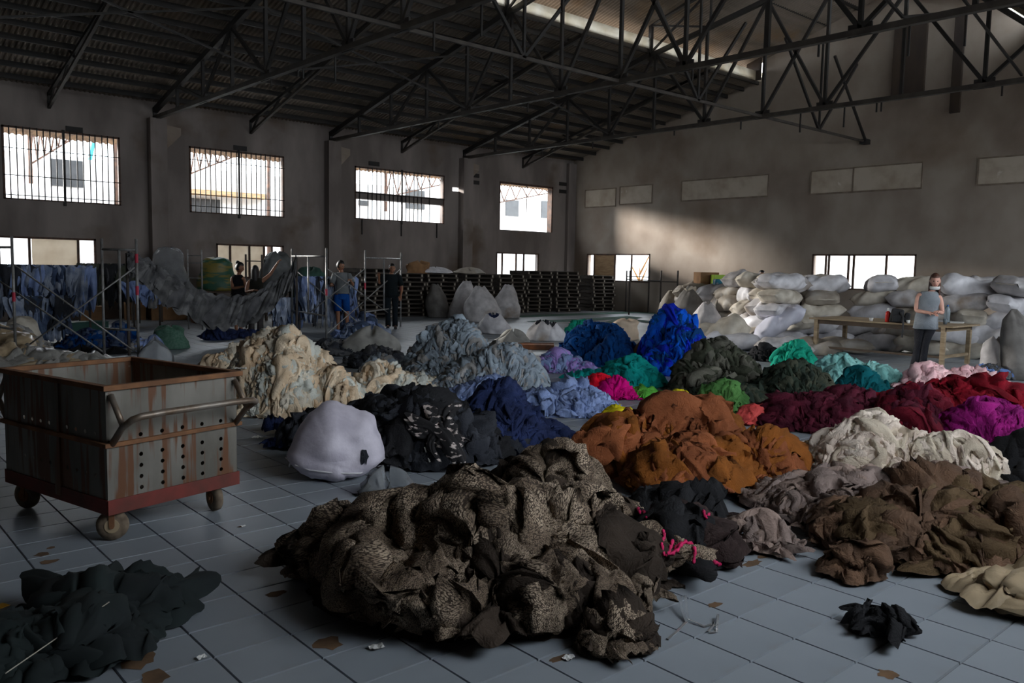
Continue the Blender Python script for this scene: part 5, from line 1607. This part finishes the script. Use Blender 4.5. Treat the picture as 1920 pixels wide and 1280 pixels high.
# green netting strips on the far floor
M_net = mat('green_floor_net', g(50, 96, 82), g(84, 116, 104), rough=.9, scale=20)
for k, pl in enumerate([[(965, 594), (1080, 590), (1180, 586), (1230, 588)], [(1000, 604), (1100, 600), (1190, 594), (1150, 606)], [(1140, 598), (1200, 600), (1220, 606)]]):
    mb = MB(); V = []; 
    for i, q in enumerate(pl):
        P = at(*q); V += [(P[0]-.0, P[1]-.35, .006), (P[0], P[1]+.35, .012+.01*(i % 2))]
    mb.add(V, [(2*i, 2*i+2, 2*i+3, 2*i+1) for i in range(len(pl)-1)])
    o = mb.build('floor_netting', M_net); tag(o, ['long green netting strip on the floor along the pallets', 'second green netting strip nearer the heaps on the far floor', 'short green netting strip under the pipe rack'][k], 'netting')

def bits(name, label, cat, pts, r, m, closed=False):
    P = [at(*q[:2]) for q in pts]
    o = MB().tube([(p[0]-P[0][0], p[1]-P[0][1], (q[2] if len(q) > 2 else r)) for p, q in zip(P, pts)], r, 6).build(name, m, smooth=True)
    o.location = (P[0][0], P[0][1], 0)
    return tag(o, label, cat)
def strap(name, label, cat, pts, w, m, z=.004):
    P = [at(*q[:2]) for q in pts]
    V, F = [], []
    for i, p in enumerate(P):
        d = P[min(i+1, len(P)-1)]-P[max(i-1, 0)]; n = np.array([-d[1], d[0]]); n = n/np.hypot(*n)*w/2
        zz = pts[i][2] if len(pts[i]) > 2 else z
        for s_, dz in ((1, 0), (-1, 0), (-1, .003), (1, .003)):
            V.append((p[0]+n[0]*s_-P[0][0], p[1]+n[1]*s_-P[0][1], zz+dz))
    for i in range(len(P)-1):
        a = 4*i
        F += [(a, a+1, a+5, a+4), (a+1, a+2, a+6, a+5), (a+2, a+3, a+7, a+6), (a+3, a, a+4, a+7)]
    o = MB().add(V, F).build(name, m); o.location = (P[0][0], P[0][1], 0)
    return tag(o, label, cat)
strap('plastic_strap', 'twisted clear plastic strap with a raised loop on the lower right tiles', 'strap', [(1252, 1200), (1270, 1185), (1287, 1168), (1277, 1152, .03), (1276, 1142, .06), (1284, 1140, .06), (1290, 1165, .01), (1320, 1176), (1334, 1172)], .012, M_film)
strap('plastic_strap', 'short clear strap end lying right of the twisted strap', 'strap', [(1328, 1186), (1340, 1172), (1346, 1160, .02), (1344, 1186), (1330, 1188)], .01, M_film)
ha, hb = hit(10, 1262, .03), hit(205, 1128, .03)
hb = hb*1.0
o = MB().tube([(0, 0, 0), tuple(hb-ha)], .0022, 6).build('straw', M_sack[1]); o.location = tuple(ha); tag(o, 'thin pale stick lying across the black garment in the corner', 'stick')
for k, (px, py, w, lab) in enumerate([(482, 822, .07, 'crumpled white paper scrap on the tiles right of the cart'), (500, 796, .06, 'smaller white paper scrap near the foot of the cream heap'), (706, 1216, .05, 'bent white paper strip left of the front of the knitwear heap'), (378, 1235, .03, 'tiny white chip on the tiles right of the black garment'), (1067, 1236, .04, 'small pale scrap on the tiles below the knit clump'), (456, 988, .025, 'tiny white scrap behind the knitwear heap on open tiles'), (452, 693, .09, 'crumpled blue-white paper on the cream heap beside the cart rim')]):
    P = at(px, py); r_ = random.Random(k)
    if k == 6: P = hit(452, 693)
    n = 6; mb = MB()
    V = [(P[0]+w*(i/5-.5)*1.2, P[1]+w*(j/5-.5), P[2]+.006+r_.uniform(0, .25)*w) for i in range(n) for j in range(n)]
    mb.add([(v[0]-P[0], v[1]-P[1], v[2]-P[2]) for v in V], [(i*n+j, (i+1)*n+j, (i+1)*n+j+1, i*n+j+1) for i in range(n-1) for j in range(n-1)])
    o = mb.build('paper_scrap', M_whitep); o.location = (P[0], P[1], P[2]); tag(o, lab, 'scrap')
# white rods and the striped cloth lying on the charcoal heap, pink lace
def on_ray(px, py, base, dz=0.0):
    return up_at(px, py, base)
Bc = at(800, 870)
a, b = hit(796, 838), hit(806, 866)
o = MB().tube([(0, 0, 0), tuple(b-a)], .006, 6).build('white_rod', M_whitep); o.location = tuple(a); tag(o, 'short white rod sticking out of the charcoal heap', 'rod')
M_stripe = mat('black_white_stripe', g(30, 28, 30), g(200, 186, 180), rough=.9, scale=12, stretch=(1, 1, 2.2), lo=.56, hi=.6)
blk = [L for L in [lp(783, 860, 850, 790, .8, p=2)]]
B2 = at(822, 880)
Q = hit(822, 812, .02)
r5 = np.random.RandomState(5)
fn0 = lambda x, y: np.zeros_like(x)+0.0
sc_ = empty('striped_garment', tuple(Q), label='black and white striped garment on the charcoal heap', cat='garment')
for k in range(8):
    V, t, U = scraps(lambda x, y: .02-0*x - .25*(y**2+x**2)*1.5, 1, .085, 20, 14, r5, [dict(c=np.zeros(2), a=.1, b=.08, ang=0, h=.1)], strip=.5, folds=4, amp=.5, lift=.02)
    V = V[0]; 
    # tilt the patch to face the aisle
    Mx = np.array(Matrix.Rotation(R(50), 3, 'X')); Mz = np.array(Matrix.Rotation(face_rz(Q), 3, 'Z'))
    V = (V-np.array([0, 0, 0]))@Mx.T@Mz.T
    np_mesh('stripe_fold', V, grid_faces(20, 14)[:, ::-1], M_stripe, sc_, tint=np.full(len(V), .5), uv=U[0])
M_pinkl = mat('hot_pink_lace', g(214, 20, 96), g(170, 14, 74), rough=.8, scale=30, bump=.8, bscale=80)
Bp = at(1262, 1058)
for k, pl in enumerate([[(1245, 1042), (1240, 1020), (1246, 1005), (1243, 992)], [(1262, 1040), (1268, 1024), (1282, 1016), (1296, 1018), (1304, 1032), (1300, 1056)], [(1200, 962), (1196, 952), (1206, 958), (1212, 970)], [(1318, 956), (1324, 972), (1330, 962)], [(1336, 1052), (1346, 1056), (1352, 1058)], [(1262, 1012), (1256, 1030), (1248, 1040), (1266, 1034), (1280, 1020)]]):
    base = at(1262, 1063) if k not in (2, 3) else at(1262, 1015)
    P = [hit(px, py) for px, py in pl]
    P = [np.array([p[0], p[1], max(p[2], .012)]) for p in P]
    pts_ = []
    for i in range(len(P)-1):
        for q in range(4):
            u_ = q/4; pp = P[i]*(1-u_)+P[i+1]*u_
            pts_.append(tuple(pp-P[0]+np.array([0, 0, .006*math.sin(9*(i+u_))])))
    pts_.append(tuple(P[-1]-P[0]))
    o = MB().tube(pts_, [.006+.005*(j % 2) for j in range(len(pts_))], 6).build('pink_trim', M_pinkl, smooth=True)
    o.location = tuple(P[0])
    tag(o, ['hot pink trim hanging down at the left end of the black clothes', 'hot pink beaded trim looping down in front of the black clothes', 'hot pink knot near the knitwear heap on the black clothes', 'hot pink bow on the far side of the black clothes', 'short pink trim end on the tiles beside the black clothes', 'hot pink trim crossing the middle of the black clothes'][k], 'trim')
M_yel = mat('yellow_tape', g(206, 150, 24), rough=.6)
strap('yellow_strip', 'yellow strip poking out below the black corner garment', 'strip', [(52, 1290), (72, 1268), (92, 1262)], .09, M_yel)
strap('yellow_strip', 'yellow strip end above the black corner garment at the left edge', 'strip', [(-30, 1150), (2, 1138), (12, 1134)], .05, M_yel)
for k, (px, py, w) in enumerate([(112, 652, .16), (152, 660, .3), (178, 664, .25), (215, 664, .3)]):
    P = at(px, py); s_ = slumped('black_rag', 'small black rag on the pale floor behind the cart, %s from the left' % ordn[k], P, [(0, w*.5), (.01, w*.55), (.03, w*.5), (.05, w*.2), (.055, .02)], m=K['black'], seed=700+k, cat='rag', wr=3, sy=.5, rz=face_rz(P), group='small black rags behind the cart')

# ================================================================ PEOPLE
def skin_obj(name, nodes, edges, m, parent, root=0, sub=2):
    bm = bmesh.new()
    lay = bm.verts.layers.skin.verify()
    vs = []
    for (p, r) in nodes:
        v = bm.verts.new(p)
        rr = r if isinstance(r, tuple) else (r, r)
        v[lay].radius = rr
        vs.append(v)
    vs[root][lay].use_root = True
    for a, b in edges: bm.edges.new((vs[a], vs[b]))
    me = bpy.data.meshes.new(name); bm.to_mesh(me); bm.free()
    o = bpy.data.objects.new(name, me); C.objects.link(o)
    o.parent = parent
    s_ = o.modifiers.new('skin', 'SKIN'); s_.use_smooth_shade = True
    ss = o.modifiers.new('sub', 'SUBSURF'); ss.levels = sub; ss.render_levels = sub
    me.materials.append(m)
    return o
def head_mesh(c, s, yaw, tilt=0.0):
    """a head with brow, nose, mouth, chin and ears; faces local -Y turned by yaw"""
    nu, nv = 22, 26
    V = []
    for i in range(nu):
        ph = PI*i/(nu-1)
        for j in range(nv):
            th = 2*PI*j/nv
            x = math.sin(ph)*math.sin(th); y = -math.sin(ph)*math.cos(th); z = math.cos(ph)
            X, Y, Z = x*.075, y*.095, z*.118
            if z < 0: X *= 1-.32*abs(z)**1.2; Y *= 1-.12*abs(z)
            f = max(0, -y)
            ax = abs(x)
            if f > .5:
                Y -= .026*math.exp(-(ax/.13)**2)*math.exp(-((z+.12)/.17)**2)     # nose
                Y += .012*math.exp(-((ax-.36)/.14)**2)*math.exp(-((z-.08)/.1)**2)  # eye sockets
                Y -= .007*math.exp(-(ax/.3)**2)*math.exp(-((z+.45)/.06)**2)      # lips
                Y -= .008*math.exp(-(ax/.35)**2)*math.exp(-((z+.85)/.15)**2)     # chin
                Y -= .005*math.exp(-((z-.24)/.08)**2)
            if ax > .93 and abs(z) < .25: X *= 1.12                             # ears
            V.append((X*s, Y*s, Z*s))
    M_ = Matrix.Rotation(yaw, 3, 'Z') @ Matrix.Rotation(tilt, 3, 'X')
    V = [M_ @ Vector(v)+Vector(c) for v in V]
    F = [tuple(f) for f in grid_faces(nu, nv, True)]
    return V, F, M_
def person(label, P, rz, J, skin, shirt, trousers, hairm, long_hair=False, bun=False, sleeves=False, shorts=False, yaw=0.0, tilt=0.0, mask=False, hs=1.0, wide=1.0, hem=.0):
    root = empty('person', (P[0], P[1], 0), rz, label=label, cat='person')
    g_ = lambda k: Vector(J[k])
    nodes, edges = [], []
    def add(p, r, link=None):
        nodes.append((tuple(p), r)); i = len(nodes)-1
        if link is not None: edges.append((link, i))
        return i
    pel = add(g_('pelvis'), .105)
    sp = add(g_('pelvis').lerp(g_('chest'), .45), (.10, .08), pel)
    ch = add(g_('chest'), (.105, .07), sp)
    nk = add(g_('neck'), .048, ch)
    add(g_('head')-Vector((0, 0, .06)), .052, nk)
    for s_ in ('l', 'r'):
        sh = add(g_('sh'+s_), .05, ch)
        el = add(g_('el'+s_), .037, sh)
        wr = add(g_('wr'+s_), .026, el)
        d = (g_('wr'+s_)-g_('el'+s_)).normalized()
        pm = add(g_('wr'+s_)+d*.06, (.034, .018), wr)
        side = d.cross(Vector((0, 0, 1))).normalized() if abs(d.z) < .9 else Vector((1, 0, 0))
        dn = d.cross(side)
        for q in range(4):
            o_ = side*(.030-.020*q)
            L_ = (.075, .085, .078, .062)[q]
            k1 = add(g_('wr'+s_)+d*.10+o_, .0095, pm)
            k2 = add(g_('wr'+s_)+d*(.10+L_*.5)+o_+dn*.012, .0085, k1)
            add(g_('wr'+s_)+d*(.10+L_*.85)+o_+dn*.035, .007, k2)
        t1 = add(g_('wr'+s_)+d*.05+side*.048+dn*.01, .011, pm)
        add(g_('wr'+s_)+d*.09+side*.062+dn*.03, .009, t1)
        hp = add(g_('hip'+s_), .085, pel)
        kn = add(g_('kn'+s_), .055, hp)
        cf = add(g_('kn'+s_).lerp(g_('an'+s_), .35), .052, kn)
        an = add(g_('an'+s_), .034, cf)
        hl = add(g_('an'+s_)+Vector((0, .03, -.045)), .032, an)
        add(g_('toe'+s_), (.036, .022), an)
    body = skin_obj('body', nodes, edges, skin, root)
    V, F, M_ = head_mesh(g_('head'), hs, yaw, tilt)
    h = MB().add(V, F).build('head', skin, root, smooth=True)
    for s_ in (-1, 1):
        e = MB().lathe([(0, -.006), (.008, -.004), (.010, 0), (.008, .004), (0, .006)], g_('head')+M_ @ Vector((s_*.028, -.083, .012)), 8, M_ @ Matrix.Rotation(PI/2, 3, 'X')).build('eye', M_blackb, h)
    MB().box(g_('head')+M_ @ Vector((0, -.092, -.052)), (.04, .008, .009), M_).build('mouth', mat('lip', g(150, 80, 76), rough=.6), h)
    # hair: cap over the skull
    nu, nv = 16, 26
    HV = []
    for i in range(nu):
        ph = PI*.62*i/(nu-1)
        for j in range(nv):
            th = 2*PI*j/nv
            x, y, z = math.sin(ph)*math.sin(th), -math.sin(ph)*math.cos(th), math.cos(ph)
            front = max(0, -y)
            k = 1.10+.03*math.sin(9*th)
            if front > .25 and z < .52: k = .90
            drop = 0
            if long_hair and front < .45 and ph > PI*.42: drop = (ph-PI*.42)/(PI*.2)*(.19+.02*math.sin(7*th))
            HV.append(M_ @ Vector((x*.078*k*hs*(1+.5*drop), y*.098*k*hs, (z*.122*k-drop)*hs)) + g_('head'))
    hair = MB().add(HV, [tuple(f) for f in grid_faces(nu, nv, True)]).build('hair', hairm, root, smooth=True)
    hair.modifiers.new('thickness', 'SOLIDIFY').thickness = .012
    if bun:
        bc = g_('head')+M_ @ Vector((0, .07, .11))
        MB().lathe([(0, -.045), (.035, -.035), (.05, 0), (.035, .035), (0, .045)], bc, 14).build('hair_bun', hairm, root, smooth=True)
    # shirt: rings lofted round the torso
    def loft(rings, n=24):
        Vr, Fr = [], []
        for (c_, rx, ry, wv) in rings:
            for j in range(n):
                a_ = 2*PI*j/n
                k_ = 1+wv*math.sin(7*a_+c_[2]*9)+wv*.6*math.sin(11*a_+2)
                Vr.append((c_[0]+rx*k_*math.cos(a_), c_[1]+ry*k_*math.sin(a_), c_[2]))
        for i in range(len(rings)-1):
            for j in range(n):
                Fr.append((i*n+j, i*n+(j+1) % n, (i+1)*n+(j+1) % n, (i+1)*n+j))
        return Vr, Fr
    pv, cv, nv_ = g_('pelvis'), g_('chest'), g_('neck')
    shm = (g_('shl')+g_('shr'))/2
    hw = (g_('shr')-g_('shl')).length/2
    top_ = shm.lerp(nv_, .55)
    w = wide
    Vr, Fr = loft([(pv+Vector((0, 0, -hem)), .168*w, .125*w, .05), (pv+Vector((0, 0, .03)), .152*w, .118*w, .035), (pv.lerp(cv, .5), .138*w, .105*w, .02), (cv+Vector((0, 0, -.03)), .152*w, .115*w, .01),
                   (shm+Vector((0, 0, -.03)), hw*1.02, .105*w, 0), (shm+Vector((0, 0, .035)), hw*.92, .09*w, 0), (shm+Vector((0, 0, .065)), hw*.72, .08*w, 0), (top_+Vector((0, 0, .015)), .075, .062, 0)])
    ms = MB().add(Vr, Fr)
    if sleeves:
        for s_ in ('l', 'r'):
            A0_, B0_ = g_('sh'+s_), g_('el'+s_)
            ms.tube([A0_.lerp(shm, .2), A0_, A0_.lerp(B0_, .45), A0_.lerp(B0_, .8)], [.06, .066, .062, .064], 14, cap=False)
    sh_o = ms.build('shirt', shirt, root, smooth=True)
    sh_o.modifiers.new('t', 'SOLIDIFY').thickness = .006
    # trousers
    mt_ = MB()
    Vr, Fr = loft([(pv+Vector((0, 0, -.13)), .14, .115, .01), (pv+Vector((0, 0, -.05)), .145, .115, .0), (pv+Vector((0, 0, .05)), .128, .10, 0)])
    mt_.add(Vr, Fr)
    for s_ in ('l', 'r'):
        hp, kn, an_ = g_('hip'+s_), g_('kn'+s_), g_('an'+s_)
        if shorts:
            mt_.tube([hp+Vector((0, 0, .02)), hp+Vector((0, 0, -.12)), hp.lerp(kn, .6), hp.lerp(kn, .95)], [.088, .096, .088, .086], 16)
        else:
            mt_.tube([hp+Vector((0, 0, .02)), hp+Vector((0, 0, -.12)), hp.lerp(kn, .6), kn, kn.lerp(an_, .5), an_+Vector((0, 0, -.02))], [.086, .092, .080, .068, .064, .070], 16)
            to = g_('toe'+s_).lerp(an_, .4)
            sh_ = MB().box((0, 0, 0), (.085, .24, .07), None, .85).build('shoe', M_blackb, root, bevel=.02)
            sh_.location = (to.x, to.y, .036)
    mt_.build('trousers', trousers, root, smooth=True)
    if mask:
        mk = MB()
        ring = []
        for j in range(9):
            t = -1.1+2.2*j/8
            for (zz, rr) in ((-.075, .088), (-.105, .092), (-.135, .075)):
                ring.append(M_ @ Vector((math.sin(t)*rr*.95, -math.cos(t)*rr, zz)) + g_('head'))
        mk.add(ring, [(3*j+i, 3*j+i+1, 3*j+i+4, 3*j+i+3) for j in range(8) for i in range(2)])
        o = mk.build('face_mask', M_whitep, root, smooth=True)
        o.modifiers.new('t', 'SOLIDIFY').thickness = .006
    return root
def skinm(c): return mat('skin', g(*c), g(*[x*.93 for x in c]), rough=.55, scale=10)
M_skinA, M_skinB = skinm((222, 168, 148)), skinm((150, 104, 78))
M_hair1 = mat('auburn_hair', g(96, 58, 42), g(70, 42, 32), rough=.6, scale=30, stretch=(1, 1, .2))
M_hair2 = mat('black_hair', g(24, 20, 20), g(14, 12, 12), rough=.5, scale=30)
Pw = at(1722, 699)
person('woman in a grey sleeveless top with a white mask under her chin beside the table', Pw, face_rz(Pw),
       dict(pelvis=(.06, 0, .90), chest=(.09, -.01, 1.21), neck=(.13, -.01, 1.37), head=(.155, -.03, 1.505), shl=(-.07, 0, 1.29), shr=(.24, .02, 1.26),
            ell=(-.095, -.03, 1.02), wrl=(.10, -.20, 1.0), elr=(.29, -.02, 1.0), wrr=(.235, -.20, 1.02), hipl=(-.02, 0, .86), hipr=(.13, 0, .86),
            knl=(-.02, -.01, .47), knr=(.06, -.02, .47), anl=(-.07, .02, .08), anr=(.04, .0, .08), toel=(-.09, -.13, .025), toer=(.05, -.15, .025)),
       M_skinA, cloth('grey_marl_top', (150, 156, 162), (128, 134, 140), 0), cloth('black_trousers', (44, 44, 48), (34, 34, 38), 0), M_hair1, long_hair=True, yaw=.12, tilt=.12, mask=True, wide=1.08, hem=.17)
Pa = at(449, 623)
person('woman in a black tank top and knee-length trousers with her hair in a bun', Pa, face_rz(Pa),
       dict(pelvis=(-.02, 0, .86), chest=(-.03, 0, 1.16), neck=(0, -.01, 1.33), head=(.02, -.03, 1.46), shl=(-.15, .03, 1.25), shr=(.10, -.03, 1.23),
            ell=(-.14, -.12, 1.0), wrl=(.08, -.22, 1.04), elr=(.17, -.06, .98), wrr=(.24, -.22, .96), hipl=(-.09, 0, .82), hipr=(.06, 0, .82),
            knl=(-.08, -.02, .45), knr=(.04, -.02, .45), anl=(-.07, .02, .08), anr=(.03, .0, .08), toel=(-.05, -.12, .025), toer=(.07, -.13, .025)),
       M_skinB, cloth('black_tank', (30, 30, 34), (24, 24, 28), 0), K['black'], M_hair2, bun=True, shorts=True, yaw=1.1, tilt=.2)
Pb_ = at(484, 631)
person('dark-haired person in grey trousers facing away and reaching up beside the tank top woman', Pb_, face_rz(Pb_),
       dict(pelvis=(-.02, 0, .86), chest=(-.04, .0, 1.13), neck=(-.04, 0, 1.28), head=(-.05, 0, 1.40), shl=(-.18, 0, 1.19), shr=(.11, 0, 1.21),
            ell=(-.24, -.1, .96), wrl=(-.1, -.28, 1.0), elr=(.26, .02, 1.34), wrr=(.38, .0, 1.54), hipl=(-.1, 0, .82), hipr=(.06, 0, .82),
            knl=(-.13, -.02, .45), knr=(.05, 0, .45), anl=(-.14, .03, .08), anr=(.04, .02, .08), toel=(-.15, .12, .025), toer=(.05, .13, .025)),
       M_skinB, cloth('dark_olive_top', (52, 50, 42), (40, 40, 36), 0), cloth('grey_trousers', (66, 62, 62), (52, 50, 50), 0), M_hair2, long_hair=True, yaw=2.9)
Pc = at(640, 622)
person('man in a grey T-shirt and blue shorts behind the scaffold frame', Pc, face_rz(Pc),
       dict(pelvis=(.02, 0, .90), chest=(.02, 0, 1.24), neck=(.0, -.01, 1.42), head=(-.02, -.03, 1.55), shl=(-.15, 0, 1.34), shr=(.17, 0, 1.33),
            ell=(-.24, -.1, 1.08), wrl=(-.22, -.3, 1.1), elr=(.27, -.1, 1.1), wrr=(.22, -.3, 1.2), hipl=(-.08, 0, .86), hipr=(.10, 0, .86),
            knl=(-.08, -.02, .47), knr=(.12, -.02, .47), anl=(-.07, .02, .08), anr=(.14, .0, .08), toel=(-.08, -.13, .025), toer=(.16, -.13, .025)),
       M_skinB, cloth('grey_shirt', (120, 124, 126), (104, 108, 110), 0), cloth('blue_shorts', (18, 74, 150), (14, 60, 124), 0), M_hair2, sleeves=True, shorts=True, yaw=.9, tilt=.25)
Pd = at(733, 616)
person('person in dark clothes and a red neck scarf standing behind the right scaffold post', Pd, face_rz(Pd),
       dict(pelvis=(.0, 0, .90), chest=(.0, 0, 1.22), neck=(.0, -.01, 1.38), head=(.02, -.03, 1.50), shl=(-.19, 0, 1.30), shr=(.19, 0, 1.30),
            ell=(-.30, -.04, 1.12), wrl=(-.3, -.2, 1.3), elr=(.27, -.03, 1.02), wrr=(.24, -.16, .86), hipl=(-.09, 0, .86), hipr=(.10, 0, .86),
            knl=(-.08, -.02, .47), knr=(.10, -.02, .47), anl=(-.07, .02, .08), anr=(.10, .0, .08), toel=(-.08, -.13, .025), toer=(.12, -.13, .025)),
       M_skinB, cloth('black_jacket', (26, 32, 36), (20, 26, 28), 0), cloth('dark_slacks', (28, 34, 40), (22, 28, 32), 0), M_hair2, sleeves=True, yaw=.2, wide=1.15, hem=.1)
dd = ray(1428, 520)[:2]; dd = dd/np.hypot(*dd); Pe = dd*23.6
Pe = np.array([Pe[0], Pe[1], 0])
person('boy in a dark shirt whose head shows above the left part of the sack wall', Pe, face_rz(Pe),
       dict(pelvis=(.0, 0, .86), chest=(.0, 0, 1.20), neck=(.0, -.01, 1.37), head=(.0, -.03, 1.52), shl=(-.17, 0, 1.28), shr=(.17, 0, 1.28),
            ell=(-.22, -.04, 1.02), wrl=(-.1, -.2, 1.0), elr=(.22, -.03, 1.02), wrr=(.1, -.2, 1.0), hipl=(-.09, 0, .82), hipr=(.09, 0, .82),
            knl=(-.08, -.02, .45), knr=(.08, -.02, .45), anl=(-.07, .02, .08), anr=(.08, .0, .08), toel=(-.08, -.13, .025), toer=(.08, -.13, .025)),
       M_skinB, cloth('navy_shirt', (30, 34, 44), (24, 28, 36), 0), K['char'], M_hair2, sleeves=True, yaw=.3)
